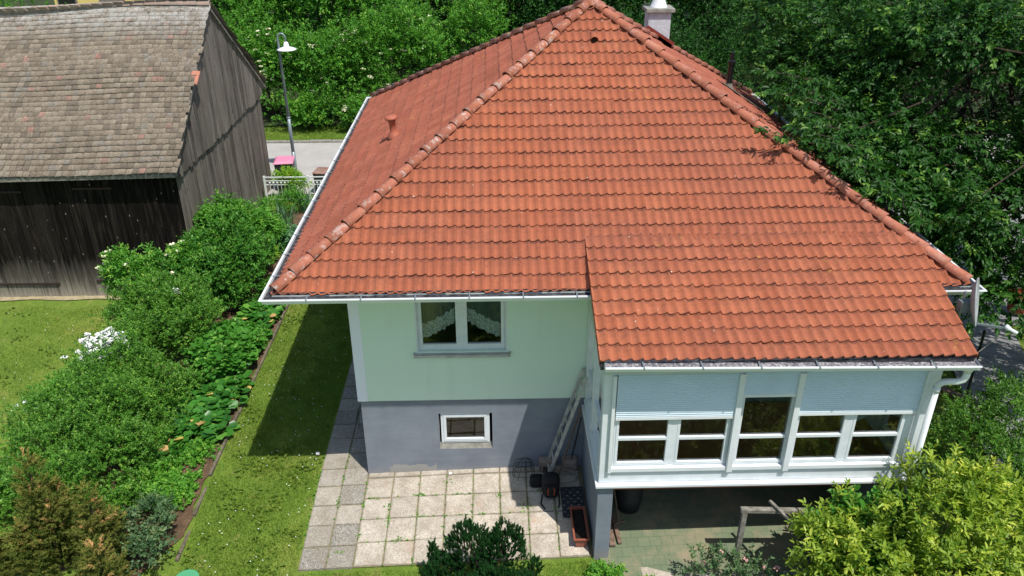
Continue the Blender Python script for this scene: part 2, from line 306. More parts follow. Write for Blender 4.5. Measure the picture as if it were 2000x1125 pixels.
# ---------------------------------------------------------------- object helpers
def wloc(o):
    v = Vector((0, 0, 0))
    while o is not None: v += o.location; o = o.parent
    return v
def tag(o, label=None, cat=None, group=None, kind=None):
    if label: o['label'] = label
    if cat: o['category'] = cat
    if group: o['group'] = group
    if kind: o['kind'] = kind
    return o
def empty(name, loc, label, cat, group=None, rz=0):
    o = bpy.data.objects.new(name, None); COL.objects.link(o); o.location = loc; o.rotation_euler = (0, 0, rz)
    o.empty_display_size = .2
    return tag(o, label, cat, group)
class MB:
    def __init__(s): s.v = []; s.f = []; s.fa = {}; s.va = {}
    def add(s, vs, fs, **fa):
        o = len(s.v); s.v += [tuple(p) for p in vs]; s.f += [tuple(i+o for i in f) for f in fs]
        for k_, val in fa.items():
            a = s.fa.setdefault(k_, {})
            for i in range(len(s.f)-len(fs), len(s.f)): a[i] = val
        return s
    def box(s, a, b, **fa):
        x0, y0, z0 = a; x1, y1, z1 = b
        return s.add([(x0, y0, z0), (x1, y0, z0), (x1, y1, z0), (x0, y1, z0), (x0, y0, z1), (x1, y0, z1), (x1, y1, z1), (x0, y1, z1)],
                     [(0, 3, 2, 1), (4, 5, 6, 7), (0, 1, 5, 4), (1, 2, 6, 5), (2, 3, 7, 6), (3, 0, 4, 7)], **fa)
    def bar(s, p, q, w, h, up=(0, 0, 1), **fa):
        p = Vector(p); q = Vector(q); d = (q-p).normalized(); u = Vector(up); r = d.cross(u)
        if r.length < 1e-4: r = d.cross(Vector((0, 1, 0)))
        r.normalize(); u = r.cross(d); vs = []
        for c in (p, q):
            for a, b in ((-1, -1), (1, -1), (1, 1), (-1, 1)): vs.append(c+r*(a*w/2)+u*(b*h/2))
        return s.add(vs, [(0, 1, 2, 3), (7, 6, 5, 4), (0, 4, 5, 1), (1, 5, 6, 2), (2, 6, 7, 3), (3, 7, 4, 0)], **fa)
    def tube(s, pts, rs, n=8, cap=True, **fa):
        pts = [Vector(p) for p in pts]
        if isinstance(rs, (int, float)): rs = [rs]*len(pts)
        vs = []; fs = []; ref = None
        for i, p in enumerate(pts):
            d = (pts[min(i+1, len(pts)-1)]-pts[max(i-1, 0)]).normalized()
            if ref is None:
                ref = d.cross(Vector((0, 0, 1)));
                if ref.length < .1: ref = d.cross(Vector((1, 0, 0)))
            a = (ref-d*ref.dot(d)).normalized(); b = d.cross(a); ref = a
            for j in range(n):
                t = 2*math.pi*j/n; vs.append(p+(a*math.cos(t)+b*math.sin(t))*rs[i])
        for i in range(len(pts)-1):
            for j in range(n):
                j2 = (j+1) % n; fs.append((i*n+j, i*n+j2, (i+1)*n+j2, (i+1)*n+j))
        if cap: fs.append(tuple(range(n-1, -1, -1))); fs.append(tuple(range((len(pts)-1)*n, len(pts)*n)))
        return s.add(vs, fs, **fa)
    def lathe(s, c, prof, n=20, axis=None, **fa):
        c = Vector(c); ax = Vector(axis or (0, 0, 1)).normalized(); a = ax.cross(Vector((0, 1, 0)))
        if a.length < .1: a = ax.cross(Vector((1, 0, 0)))
        a.normalize(); b = ax.cross(a); vs = []; fs = []
        for r, h in prof:
            for j in range(n):
                t = 2*math.pi*j/n; vs.append(c+ax*h+(a*math.cos(t)+b*math.sin(t))*r)
        for i in range(len(prof)-1):
            for j in range(n):
                j2 = (j+1) % n; fs.append((i*n+j, i*n+j2, (i+1)*n+j2, (i+1)*n+j))
        return s.add(vs, fs, **fa)
    def build(s, name, mat, parent=None, smooth=False, bevel=0, kind=None):
        return npmesh(name, np.array(s.v, float), s.f, mat, parent, smooth, s.fa, bevel, kind)
def npmesh(name, v, faces, mat, parent=None, smooth=False, fa=None, bevel=0, kind=None):
    L = wloc(parent) if parent is not None else Vector((0, 0, 0))
    me = bpy.data.meshes.new(name); v = v-np.array(L)
    if isinstance(faces, np.ndarray):
        nf, k_ = faces.shape; me.vertices.add(len(v)); me.vertices.foreach_set('co', v.ravel()); me.loops.add(nf*k_); me.loops.foreach_set('vertex_index', faces.ravel().astype(np.int32))
        me.polygons.add(nf); me.polygons.foreach_set('loop_start', np.arange(0, nf*k_, k_, dtype=np.int32)); me.update(calc_edges=True)
    else: me.from_pydata(v.tolist(), [], faces); me.update()
    if fa:
        for k_, d in fa.items():
            a = me.attributes.new(k_, 'FLOAT', 'FACE')
            if isinstance(d, dict):
                arr = np.zeros(len(me.polygons), np.float32)
                for i, x in d.items(): arr[i] = x
            else: arr = np.asarray(d, np.float32)
            a.data.foreach_set('value', arr)
    if smooth: me.polygons.foreach_set('use_smooth', np.ones(len(me.polygons), bool))
    me.materials.append(mat)
    o = bpy.data.objects.new(name, me); COL.objects.link(o)
    if parent is not None: o.parent = parent
    if bevel:
        m = o.modifiers.new('bevel', 'BEVEL'); m.width = bevel; m.segments = 2; m.limit_method = 'ANGLE'
    if kind: o['kind'] = kind
    return o
def struct(name, mb, mat, **kw):
    o = mb.build(name, mat, **kw); o['kind'] = 'structure'; return o
def children_of(o): return [c for c in bpy.data.objects if c.parent == o]
def copy_tree(o, loc, rz=0, label=None, scale=None):
    r = o.copy(); COL.objects.link(r); r.location = loc; r.rotation_euler = (0, 0, rz)
    if scale: r.scale = scale
    if label: r['label'] = label
    for ch in children_of(o):
        c = ch.copy(); COL.objects.link(c); c.parent = r
        for g in children_of(ch):
            d = g.copy(); COL.objects.link(d); d.parent = c
    return r
def gz(x, y):
    return .034*np.clip(x, -1, 11)*np.clip((8-np.clip(y, 0, 8))/8, 0, 1) + .092*np.clip(y, -5, 0)

# ---------------------------------------------------------------- terrain
def terrain():
    xs = np.concatenate([np.linspace(-300, -22, 12), np.linspace(-20, 26, 93), np.linspace(28, 300, 12)])
    ys = np.concatenate([np.linspace(-120, -16, 8), np.linspace(-14, 30, 89), np.linspace(32, 400, 16)])
    X, Y = np.meshgrid(xs, ys); Z = gz(X, Y)-.02 + .012*np.sin(X*1.7+Y)*np.sin(Y*1.3)
    Z = np.where(Y > 30, Z+np.clip(Y-30, 0, 200)*.12, Z)
    v = np.stack([X.ravel(), Y.ravel(), Z.ravel()], 1); nx = len(xs); ny = len(ys)
    i, j = np.meshgrid(np.arange(nx-1), np.arange(ny-1)); a = (j*nx+i).ravel()
    f = np.stack([a, a+1, a+1+nx, a+nx], 1)
    o = npmesh('ground', v, f, MT['lawn'], smooth=True); o['kind'] = 'structure'
terrain()
def sheet(name, poly, mat, h=.01, step=.25, wob=0, seed=1):
    """polygon (x monotone in y strips) draped on the terrain"""
    bm = bmesh.new(); vs = [bm.verts.new((x, y, 0)) for x, y in poly]; bm.faces.new(vs)
    xs = [p[0] for p in poly]; ys = [p[1] for p in poly]
    for ax, lo, hi in ((0, min(xs), max(xs)), (1, min(ys), max(ys))):
        t = lo+step
        while t < hi:
            no = (1, 0, 0) if ax == 0 else (0, 1, 0); co = (t, 0, 0) if ax == 0 else (0, t, 0)
            bmesh.ops.bisect_plane(bm, geom=bm.verts[:]+bm.edges[:]+bm.faces[:], plane_co=co, plane_no=no); t += step
    for v in bm.verts:
        x, y = v.co.x, v.co.y
        if wob and v.is_boundary:
            v.co.x += wob*math.sin(y*3.1+seed)*math.sin(y*7.7); v.co.y += wob*math.sin(x*3.7+seed)
        v.co.z = float(gz(v.co.x, v.co.y)) + h
    bmesh.ops.recalc_face_normals(bm, faces=bm.faces)
    me = bpy.data.meshes.new(name); bm.to_mesh(me); bm.free(); me.materials.append(mat)
    o = bpy.data.objects.new(name, me); COL.objects.link(o); o['kind'] = 'structure'; return o
sheet('garden_bed', [(-3.12, -1.4), (-3.12, 13.6), (-5.3, 13.6), (-5.4, 6.5), (-5.6, 3), (-4.9, -2), (-3.6, -2.2)], MT['soil'], .018, .3, .05)
sheet('road', [(-40, 15.2), (40, 15.2), (40, 21.3), (-40, 21.3)], MT['road'], .02, 4)
sheet('bare_strip', [(-14, 7.42), (-6.5, 7.36), (-6.2, 7.7), (-14, 7.7)], MT['drysoil'], .012, .3, .04)
sheet('covered_floor', [(4.2, -2.75), (9.2, -2.75), (9.2, 0), (4.2, 0)], MT['mesh'], .03, .3, .015)
sheet('rose_bed', [(5.35, -4.4), (9.5, -4.4), (9.5, -2.62), (5.55, -2.62)], MT['soil'], .014, .3, .04)
def far_floor():
    xs = np.linspace(-40, 60, 21); ys = np.array([23.9, 26, 28, 30, 32, 40, 60]); X, Y = np.meshgrid(xs, ys); Z = .03+np.clip(Y-30, 0, 200)*.12+0*X
    a = (np.arange(6)[:, None]*21+np.arange(20)[None]).ravel(); o = npmesh('wood_floor', np.stack([X.ravel(), Y.ravel(), Z.ravel()], 1), np.stack([a, a+1, a+22, a+21], 1), MT['woodfloor']); o['kind'] = 'structure'
far_floor()
sheet('side_path', [(11.6, -1), (13.2, -1), (16.2, 7), (14.2, 7)], MT['paving_r'], .02, .4)
sheet('side_patio', [(14.5, 5), (24, 5), (24, 15.0), (12.5, 15.0), (12.5, 7.2)], MT['paving_r'], .03, .6)
# far road kerb
mb = MB()
x = -30.0
while x < 30:
    w = .95; mb.box((x, 21.3+random.uniform(-.02, .02), -.05), (x+w-.02, 21.48, .11+random.uniform(-.02, .015))); x += w
struct('kerb', mb, MT['concrete'], bevel=.01)
# lawn edging strip
mb = MB(); y = -1.9
while y < 8.6:
    l = 1.0; x = -3.06+random.uniform(-.012, .012)
    z = float(gz(x, y)); mb.box((x-.03, y, z-.1), (x+.03, y+l-.015, z+.055+random.uniform(-.012, .012))); y += l
struct('edging', mb, MT['oldedge'], bevel=.006)

# ---------------------------------------------------------------- slabs
def slabs(name, x0, y0, nx, ny, s, tone, skip=None):
    mb = MB()
    for i in range(nx):
        for j in range(ny):
            if skip and skip(i, j): continue
            g = .007+random.random()*.006
            xa, xb = x0+i*s+g, x0+(i+1)*s-g; ya, yb = y0+j*s+g, y0+(j+1)*s-g
            t = min(1, max(0, tone+random.uniform(-.25, .25))); dz = random.uniform(0, .012); tx, ty = random.uniform(-.011, .011), random.uniform(-.011, .011)
            e = .02
            P = []
            for (x, y, dn) in ((xa, ya, -.03), (xb, ya, -.03), (xb, yb, -.03), (xa, yb, -.03)):
                P.append((x, y, float(gz(x, y))-.03))
            zt = []
            for q, (x, y) in enumerate(((xa, ya), (xb, ya), (xb, yb), (xa, yb))): zt.append(float(gz(x, y))+.03+dz+(tx if q in (1, 2) else 0)+(ty if q > 1 else 0))
            P += [(xa, ya, zt[0]-.006), (xb, ya, zt[1]-.006), (xb, yb, zt[2]-.006), (xa, yb, zt[3]-.006)]
            P += [(xa+e, ya+e, zt[0]), (xb-e, ya+e, zt[1]), (xb-e, yb-e, zt[2]), (xa+e, yb-e, zt[3])]
            mb.add(P, [(0, 1, 5, 4), (1, 2, 6, 5), (2, 3, 7, 6), (3, 0, 4, 7)], tone=t, edge=1.0)
            mb.add([P[4], P[5], P[6], P[7], P[8], P[9], P[10], P[11]], [(0, 1, 5, 4), (1, 2, 6, 5), (2, 3, 7, 6), (3, 0, 4, 7)], tone=t, edge=1.0)
            mb.add(P[8:12], [(0, 1, 2, 3)], tone=t, edge=0.0)
    return struct(name, mb, MT['slab'])
slabs('patio', 0.0, -2.14, 8, 5, .505, .12)
slabs('path', -.94, -2.16, 2, 24, .47, .85, None)
sheet('joint_soil', [(-.94, -2.15), (4.1, -2.14), (4.1, .1), (.05, .1), (-.02, 9), (-.94, 9)], MT['joint'], .012, .4)

# ================================================================= HOUSE
HB = (0, 0, 0)
house = empty('house', HB, 'pale green house with red tiled pyramid roof above a blue grey plinth', 'house')
TH = math.atan2(3.51, 5.67)
EX0, EX1, EY0, EY1 = -1.0, 10.05, -1.0, 11.16; EZ = 4.47
AX, AY, AZ = (EX0+EX1)/2, (EY0+EY1)/2, 7.93

def tiled_plane(origin, du, dsl, nrm, u0, u1, nrows, rowlen, clip=None, wave=.152, tile=.304, roll=.036, lift=.02, tonef=None, drop=None):
    """pantile surface. origin: point on eave, du: unit along eave, dsl: unit up slope, nrm: normal. returns MB"""
    origin, du, dsl, nrm = [np.array(a, float) for a in (origin, du, dsl, nrm)]
    NS = 10; nw = int(round((u1-u0)/wave)); us = []
    w = (u1-u0)/nw; prof = []
    for k_ in range(NS):
        t = k_/NS
        h = roll*(t/.76)**1.9*(1-.0*t)-.006*math.sin(math.pi*t/.76) if t < .76 else roll*(.5+.5*math.cos(math.pi*(t-.76)/.24))
        prof.append(h)
    V = []; Fc = []; T = []; E = []
    U = u0+np.arange(nw*NS+1)*w/NS; H = np.array((prof*nw)+[prof[0]])
    tidx = ((np.arange(nw*NS))//(2*NS))
    for r in range(nrows):
        nt_ = tidx.max()+1; rt = RNG.random(nt_); jit = RNG.normal(0, .0035, nt_); sk = RNG.normal(0, .006, nt_)
        jv = jit[np.minimum(np.arange(nw*NS+1)//(2*NS), nt_-1)]; sv = sk[np.minimum(np.arange(nw*NS+1)//(2*NS), nt_-1)]
        rows = [(0, lift-.024, 1), (0, lift, 0), (.05, lift*.97, 0), (.5, lift*.5, 0), (.86, lift*.14, 0), (1.08, -.012, 1)]
        base = len(V) and sum(len(a) for a in V)
        for (t, h, _) in rows:
            s_ = (r+t)*rowlen + sv*(1 if t < .3 else 0)
            p = origin[None]+du[None]*U[:, None]+dsl[None]*(s_[:, None] if hasattr(s_, 'shape') else s_)+nrm[None]*(H*1.0+h+jv)[:, None]
            V.append(p)
        m = len(U)
        for q in range(len(rows)-1):
            a = base+q*m+np.arange(m-1); Fc.append(np.stack([a, a+1, a+1+m, a+m], 1))
            T.append(rt[tidx]); E.append(np.full(m-1, {0: 1.0, 1: .35, 2: 0, 3: .25, 4: 1.0}[q]))
    V = np.concatenate(V); Fc = np.concatenate(Fc); T = np.concatenate(T); E = np.concatenate(E)
    return V, Fc, T, E
def clipped(name, data, mat, parent, planes):
    V, Fc, T, E = data
    bm = bmesh.new(); tl = bm.faces.layers.float.new('tone'); el = bm.faces.layers.float.new('edge')
    L = np.array(wloc(parent)); bv = [bm.verts.new(p-L) for p in V]
    for f, t, e in zip(Fc, T, E):
        ff = bm.faces.new([bv[i] for i in f]); ff[tl] = t; ff[el] = e; ff.smooth = True
    for co, no in planes:
        bmesh.ops.bisect_plane(bm, geom=bm.verts[:]+bm.edges[:]+bm.faces[:], plane_co=Vector(co)-Vector(L), plane_no=no, clear_outer=True)
    for e in bm.edges:
        if len(e.link_faces) == 2 and e.calc_face_angle(0) > rad(38): e.smooth = False
    me = bpy.data.meshes.new(name); bm.to_mesh(me); bm.free(); me.materials.append(mat)
    o = bpy.data.objects.new(name, me); COL.objects.link(o); o.parent = parent; return o
roof = MB()
# roof under-deck as the part 'roof', tile slopes below it as sub-parts
d = .05
ap = (AX, AY, AZ-d); cs = [(EX0+.02, EY0+.02, EZ-d), (EX1-.02, EY0+.02, EZ-d), (EX1-.02, EY1-.02, EZ-d), (EX0+.02, EY1-.02, EZ-d)]
for i in range(4): roof.add([cs[i], cs[(i+1) % 4], ap], [(0, 1, 2)])
roof_o = roof.build('roof', MT['redsheet'], house)
def slope(name, a, b, mat, planes, rowlen=.328, n=19, wave=.152, cut=None):
    a = Vector(a); b = Vector(b); du = (b-a).normalized(); mid = (a+b)/2; upv = (Vector((AX, AY, AZ))-mid); upv -= du*upv.dot(du); dsl = upv.normalized(); nrm = du.cross(dsl)
    n = int(upv.length/rowlen)+1
    data = tiled_plane(a, du, dsl, nrm, 0, (b-a).length, n, upv.length/(n-.35), wave=wave, roll=.05 if mat is MT['tile'] else .03, lift=.016 if mat is MT['tile'] else .024)
    return clipped(name, data, mat, roof_o, planes)
def vplane(p, q, out):
    d_ = Vector((q[0]-p[0], q[1]-p[1], 0)); no = Vector((d_.y, -d_.x, 0)).normalized()
    if no.dot(Vector(out)) < 0: no = -no
    return ((p[0], p[1], 0), no)
A2 = (AX, AY)
FL, FR, BR, BL = (EX0, EY0), (EX1, EY0), (EX1, EY1), (EX0, EY1)
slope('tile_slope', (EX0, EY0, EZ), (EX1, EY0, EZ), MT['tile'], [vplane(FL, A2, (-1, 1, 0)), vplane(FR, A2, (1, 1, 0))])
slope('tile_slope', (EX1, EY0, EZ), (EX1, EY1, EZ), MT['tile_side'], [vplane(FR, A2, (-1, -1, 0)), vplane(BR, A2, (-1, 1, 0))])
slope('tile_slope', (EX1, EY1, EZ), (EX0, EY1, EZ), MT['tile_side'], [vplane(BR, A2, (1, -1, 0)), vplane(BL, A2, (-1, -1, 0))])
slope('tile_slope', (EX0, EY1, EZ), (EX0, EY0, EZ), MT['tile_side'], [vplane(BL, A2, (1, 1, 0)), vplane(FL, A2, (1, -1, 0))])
def hip(p, q, lich, n=None, r=.096, name='hip_tiles'):
    p = Vector(p); q = Vector(q); L = (q-p).length; step = .385; n = int(L/step); step = L/n; d_ = (q-p)/L
    side = d_.cross(Vector((0, 0, 1))).normalized(); up = side.cross(d_).normalized(); mb = MB()
    if up.z < 0: up = -up
    N = 10
    for i in range(n):
        a = p+d_*(i*step-.02); b = p+d_*((i+1)*step+.05); ra = r*1.12; rb = r*.9; j = random.uniform(-.008, .008); sh = side*random.uniform(-.008, .008)
        vs = []
        for c, rr, lift in ((a, ra-.018, .0), (a, ra, .0), (b, rb, -.03)):
            for k_ in range(N+1):
                t = math.pi*k_/N*1.08-.04*math.pi; vs.append(c+side*(math.cos(t)*rr)+up*(math.sin(t)*rr*.92+lift+j+.005)+sh)
        fs = []
        for q_ in range(2):
            for k_ in range(N): fs.append((q_*(N+1)+k_, q_*(N+1)+k_+1, (q_+1)*(N+1)+k_+1, (q_+1)*(N+1)+k_))
        mb.add(vs, fs, tone=random.random(), lich=max(0, min(1, lich*(.55+.6*random.random()))), edge=0.0)
    # round end cap at the eave
    a = p; vs = [a+up*.0]; 
    for k_ in range(N+1):
        t = math.pi*k_/N; vs.append(a+side*(math.cos(t)*r*1.1)+up*(math.sin(t)*r*.98))
    mb.add(vs, [(0, k_+1, k_+2) for k_ in range(N)], tone=.5, lich=lich, edge=0.0)
    o = mb.build(name, MT['hip'], roof_o, smooth=True)
    return o
AP = (AX, AY, AZ+.05)
hip((EX0+.05, EY0+.05, EZ+.085), AP, 1.0)
hip((EX1-.05, EY0+.05, EZ+.085), AP, .3)
hip((EX0+.05, EY1-.05, EZ+.085), AP, 1.0)
hip((EX1-.05, EY1-.05, EZ+.085), AP, .4)
MB().lathe((AX, AY, AZ-.02), [(.21, 0), (.2, .08), (.15, .15), (.06, .19), (0, .2)], 16, tone=.5, lich=1.0).build('hip_cap', MT['hip'], roof_o, smooth=True)
# small ventilation tile near apex
u = MB()
def onfront(x, y, h=0): return Vector((x, y, EZ+(y-EY0)*(AZ-EZ)/(AY-EY0)+h))
v0 = onfront(4.5, 4.02, .03); dsl = (onfront(4.5, 5)-onfront(4.5, 4)).normalized(); nr = Vector((0, -dsl.z, dsl.y))
for (s0, s1) in ((0, .22),):
    vs = []
    for t in range(9):
        an = math.pi*t/8; vs.append(v0+Vector((math.cos(an)*.085, 0, 0))+nr*(math.sin(an)*.12))
    for t in range(9):
        an = math.pi*t/8; vs.append(v0+dsl*.28+Vector((math.cos(an)*.06, 0, 0))+nr*(math.sin(an)*.01))
    u.add(vs, [(t, t+1, t+10, t+9) for t in range(8)], tone=.4, edge=0.0)
u.build('vent_tile', MT['tile'], roof_o, smooth=True)
MB().add([v0+Vector((math.cos(math.pi*t/8)*.045, -.004, 0))+nr*(math.sin(math.pi*t/8)*.075-.0) for t in range(9)], [tuple(range(9))]).build('vent_opening', MT['black'], roof_o)
# two slipped / newer tiles on the left slope near the apex
def onleft(x, y, h=0): return Vector((x, y, EZ+(x-EX0)*(AZ-EZ)/(AX-EX0)+h))
# terracotta vent pipe
vp = onleft(.42, 4.35, .03)
mb = MB(); mb.lathe(vp, [(.14, -.02), (.13, .04), (.085, .09), (.07, .14), (.07, .31), (.085, .32), (.085, .36), (.07, .37)], 14, axis=(-.10, -.05, 1))
mb.lathe(vp+Vector((-.036, -.018, .36)), [(.07, 0), (.135, .02), (.14, .05), (.11, .08), (0, .1)], 14, axis=(-.10, -.05, 1))
mb.build('vent_pipe', MT['terracotta'], roof_o, smooth=True)
# chimney
def onright(x, y, h=0): return Vector((x, y, EZ+(EX1-x)*(AZ-EZ)/(EX1-AX)+h))
cx0, cx1, cy0, cy1 = 6.10, 6.62, 7.0, 7.5; ct = 7.44
mb = MB(); mb.box((cx0, cy0, 5.8), (cx1, cy1, ct)); chim = mb.build('chimney', MT['render_white'], house, bevel=.01)
mb = MB(); mb.box((cx0-.07, cy0-.07, ct), (cx1+.07, cy1+.07, ct+.09)); mb.build('chimney_slab', MT['concrete'], chim, bevel=.012)
mb = MB(); mb.lathe(((cx0+cx1)/2, (cy0+cy1)/2, ct+.09), [(.2, 0), (.19, .03), (.14, .16), (.12, .3), (.12, .5), (.17, .52), (.17, .56), (0, .6)], 20); mb.build('chimney_pot', MT['lampwhite'], chim, smooth=True)
mb = MB()
za, zb = onright(cx0-.06, 0).z+.09, onright(cx1+.06, 0).z+.09
for yy in (cy0-.05,): mb.add([(cx0-.06, yy, za-.1), (cx1+.06, yy, zb-.1), (cx1+.06, yy, zb+.06), (cx0-.06, yy, za+.06), (cx0-.06, yy+.02, za-.1), (cx1+.06, yy+.02, zb-.1), (cx1+.06, yy+.02, zb+.06), (cx0-.06, yy+.02, za+.06)], [(0, 1, 2, 3), (7, 6, 5, 4), (3, 2, 6, 7), (0, 3, 7, 4), (1, 5, 6, 2)])
mb.bar((cx0-.05, cy0-.04, za+.03), (cx1+.08, cy0-.04, zb+.03), .02, .16)
mb.build('flashing', MT['redsheet'], chim)
# black stove pipe with plate
pp = onright(8.15, 7.0, 0)
mb = MB(); mb.tube([pp, pp+Vector((0, 0, .62))], .065, 12); mb.tube([pp+Vector((0, 0, .6)), pp+Vector((0, 0, .68))], .085, 12); mb.tube([pp+Vector((0, 0, .7)), pp+Vector((0, 0, .88))], .05, 12)
pipe = mb.build('stove_pipe', MT['blackmetal'], house, smooth=False)
mb = MB(); mb.lathe(pp, [(.16, -.06), (.1, .06), (.075, .16)], 14); q0, q1 = onright(8.0, 6.85, .075), onright(8.75, 6.6, .075)
mb.add([onright(7.95, 6.75, .08), onright(8.9, 6.35, .08), onright(8.9, 6.75, .08), onright(7.95, 7.2, .08)], [(0, 1, 2, 3)]); mb.build('pipe_flashing', MT['dullmetal'], pipe)

# walls
WX1, WY1, HP, HW = 9.06, 10.15, 1.756, 4.36
def wallbox_front(mb, x0, x1, z0, z1, y, t, holes, **fa):
    """front wall slab at y..y+t with rectangular holes [(hx0,hx1,hz0,hz1)] incl. reveals"""
    xs = sorted({x0, x1, *[h[0] for h in holes], *[h[1] for h in holes]}); zs = sorted({z0, z1, *[h[2] for h in holes], *[h[3] for h in holes]})
    def inh(cx, cz): return any(h[0] < cx < h[1] and h[2] < cz < h[3] for h in holes)
    for i in range(len(xs)-1):
        for j in range(len(zs)-1):
            if not inh((xs[i]+xs[i+1])/2, (zs[j]+zs[j+1])/2):
                a, b, c, d_ = xs[i], xs[i+1], zs[j], zs[j+1]; mb.add([(a, y, c), (b, y, c), (b, y, d_), (a, y, d_)], [(0, 1, 2, 3)], **fa)
    for (a, b, c, d_) in holes:
        mb.add([(a, y, c), (b, y, c), (b, y, d_), (a, y, d_), (a, y+t, c), (b, y+t, c), (b, y+t, d_), (a, y+t, d_)], [(0, 4, 5, 1), (1, 5, 6, 2), (2, 6, 7, 3), (3, 7, 4, 0)], **fa)
WIN = (1.09, 2.69, 2.80, 4.10); BWIN = (1.40, 2.40, .60, 1.42)
mb = MB(); wallbox_front(mb, .14, WX1+.04, HP, HW, -.04, .2, [WIN])
mb.add([(-.04, WY1, HP), (-.04, .14, HP), (-.04, .14, HW), (-.04, WY1, HW)], [(0, 1, 2, 3)])
mb.add([(WX1+.04, -.04, HP), (WX1+.04, WY1, HP), (WX1+.04, WY1, HW), (WX1+.04, -.04, HW)], [(0, 1, 2, 3)])
mb.add([(-.04, WY1, HP), (WX1+.04, WY1, HP), (WX1+.04, WY1, HW), (-.04, WY1, HW)], [(3, 2, 1, 0)])
mb.add([(.14, -.04, HP), (WX1+.04, -.04, HP), (WX1+.04, .12, HP), (.14, .12, HP)], [(3, 2, 1, 0)])
mb.build('wall', MT['plaster'], house)
mb = MB(); mb.add([(-.043, -.043, HP-.002), (.142, -.043, HP-.002), (.142, -.043, HW), (-.043, -.043, HW), (-.043, .142, HP-.002), (-.043, .142, HW)], [(0, 1, 2, 3), (4, 0, 3, 5)])
mb.add([(-.043, -.043, HP-.002), (.142, -.043, HP-.002), (.142, .12, HP-.002), (-.043, .142, HP-.002)], [(3, 2, 1, 0)]); mb.build('corner_pilaster', MT['pilaster'], house)
mb = MB(); wallbox_front(mb, 0, 4.1, -.3, HP+.01, 0, .16, [BWIN])
mb.add([(0, WY1-.04, -.3), (0, 0, -.3), (0, 0, HP+.01), (0, WY1-.04, HP+.01)], [(0, 1, 2, 3)])
mb.add([(4.1, 0, -.3), (WX1, 0, -.3), (WX1, 0, HP+.01), (4.1, 0, HP+.01)], [(0, 1, 2, 3)])
mb.add([(WX1, 0, -.3), (WX1, WY1-.04, -.3), (WX1, WY1-.04, HP+.01), (WX1, 0, HP+.01)], [(0, 1, 2, 3)])
mb.build('plinth', MT['plinth'], house)
# soffit + fascia
mb = MB(); z = 4.355
for a, b in (((EX0-.02, EY0-.02), (EX1+.02, -.04)), ((EX0-.02, -.04), (-.04, EY1+.02)), ((WX1+.04, -.04), (EX1+.02, EY1+.02)), ((-.04, WY1), (WX1+.04, EY1+.02))):
    mb.add([(a[0], a[1], z), (b[0], a[1], z), (b[0], b[1], z), (a[0], b[1], z)], [(3, 2, 1, 0)])
for a, b in ((FL, FR), (FR, BR), (BR, BL), (BL, FL)): mb.add([(a[0], a[1], z), (b[0], b[1], z), (b[0], b[1], EZ+.0), (a[0], a[1], EZ+.0)], [(0, 1, 2, 3)])
mb.build('soffit', MT['fascia'], house)
# gutters: mitred channel
def gutter(path, closed_ends=True, zf=None, name='gutter', zc=EZ, silt='gutter_in'):
    """path: list of (x,y) along outer wall side (inner edge), outward is to the right of travel"""
    prof = [(.0, .03), (.0, -.075), (.105, -.095), (.135, -.075), (.148, .0), (.182, .002), (.185, -.014), (.152, -.02), (.14, -.086), (.105, -.108), (-.012, -.088), (-.012, .03)]
    pts = [Vector((p[0], p[1], 0)) for p in path]; n = len(pts); rings = []
    for i, p in enumerate(pts):
        dirs = []
        if i > 0: dirs.append((pts[i]-pts[i-1]).normalized())
        if i < n-1: dirs.append((pts[i+1]-pts[i]).normalized())
        ns = [Vector((d_.y, -d_.x, 0)) for d_ in dirs]
        nn = ns[0] if len(ns) == 1 else (ns[0]+ns[1])/(1+ns[0].dot(ns[1]))
        z0 = zc if zf is None else zf(p)
        rings.append([(p.x+nn.x*o_, p.y+nn.y*o_, z0+h_) for o_, h_ in prof])
    outer = MB(); inner = MB(); m = len(prof)
    for i in range(n-1):
        for j in range(m-1):
            q = [rings[i][j], rings[i+1][j], rings[i+1][j+1], rings[i][j+1]]
            outer.add(q, [(0, 1, 2, 3)])
        # silt bed
        def sil(r, o1, o2, h1, h2, k_):
            a_, b_ = Vector(r[0]), Vector(r[4]); return a_.lerp(b_, k_)
        seg = 24
        r0, r1 = rings[i], rings[i+1]
        for s_ in range(seg):
            t0, t1 = s_/seg, (s_+1)/seg; vs = []
            for t in (t0, t1):
                A_ = Vector(r0[0]).lerp(Vector(r1[0]), t); B_ = Vector(r0[4]).lerp(Vector(r1[4]), t)
                for k_, hh in ((.02, .018), (.06, -.05), (.6, -.062), (.9, -.062)): q = A_.lerp(B_, k_); q.z = A_.z+hh+.006*math.sin(t*57+k_*9); vs.append(q)
            inner.add(vs, [(0, 1, 5, 4), (1, 2, 6, 5), (2, 3, 7, 6)])
    for e_, rev in ((0, 1), (n-1, 0)):
        outer.add([rings[e_][k_] for k_ in (11, 10, 9, 8, 7, 5)], [(0, 1, 2, 3, 4, 5)])
    g = outer.build(name, MT['white'], house); s_ = inner.build('silt', MT[silt], g)
    for i in range(n-1):
        a, b = pts[i], pts[i+1]; L = (b-a).length; d_ = (b-a)/L; nn = Vector((d_.y, -d_.x, 0)); t = .55
        while t < L-.2:
            p = a+d_*t; z0 = zc if zf is None else zf(p); br = MB()
            br.add([(p.x+d_.x*e_+nn.x*o_, p.y+d_.y*e_+nn.y*o_, z0+h_) for e_ in (-.011, .011) for o_, h_ in ((0, .012), (.19, .006), (.193, -.03), (.187, -.03), (.184, .0), (0, .006))], [(0, 6, 7, 1), (1, 7, 8, 2), (2, 8, 9, 3), (3, 9, 10, 4), (4, 10, 11, 5), (0, 1, 4, 5), (1, 2, 3, 4), (11, 10, 7, 6), (10, 9, 8, 7)])
            br.build('bracket', MT['galv'], g); t += .84
    return g
gi = .012
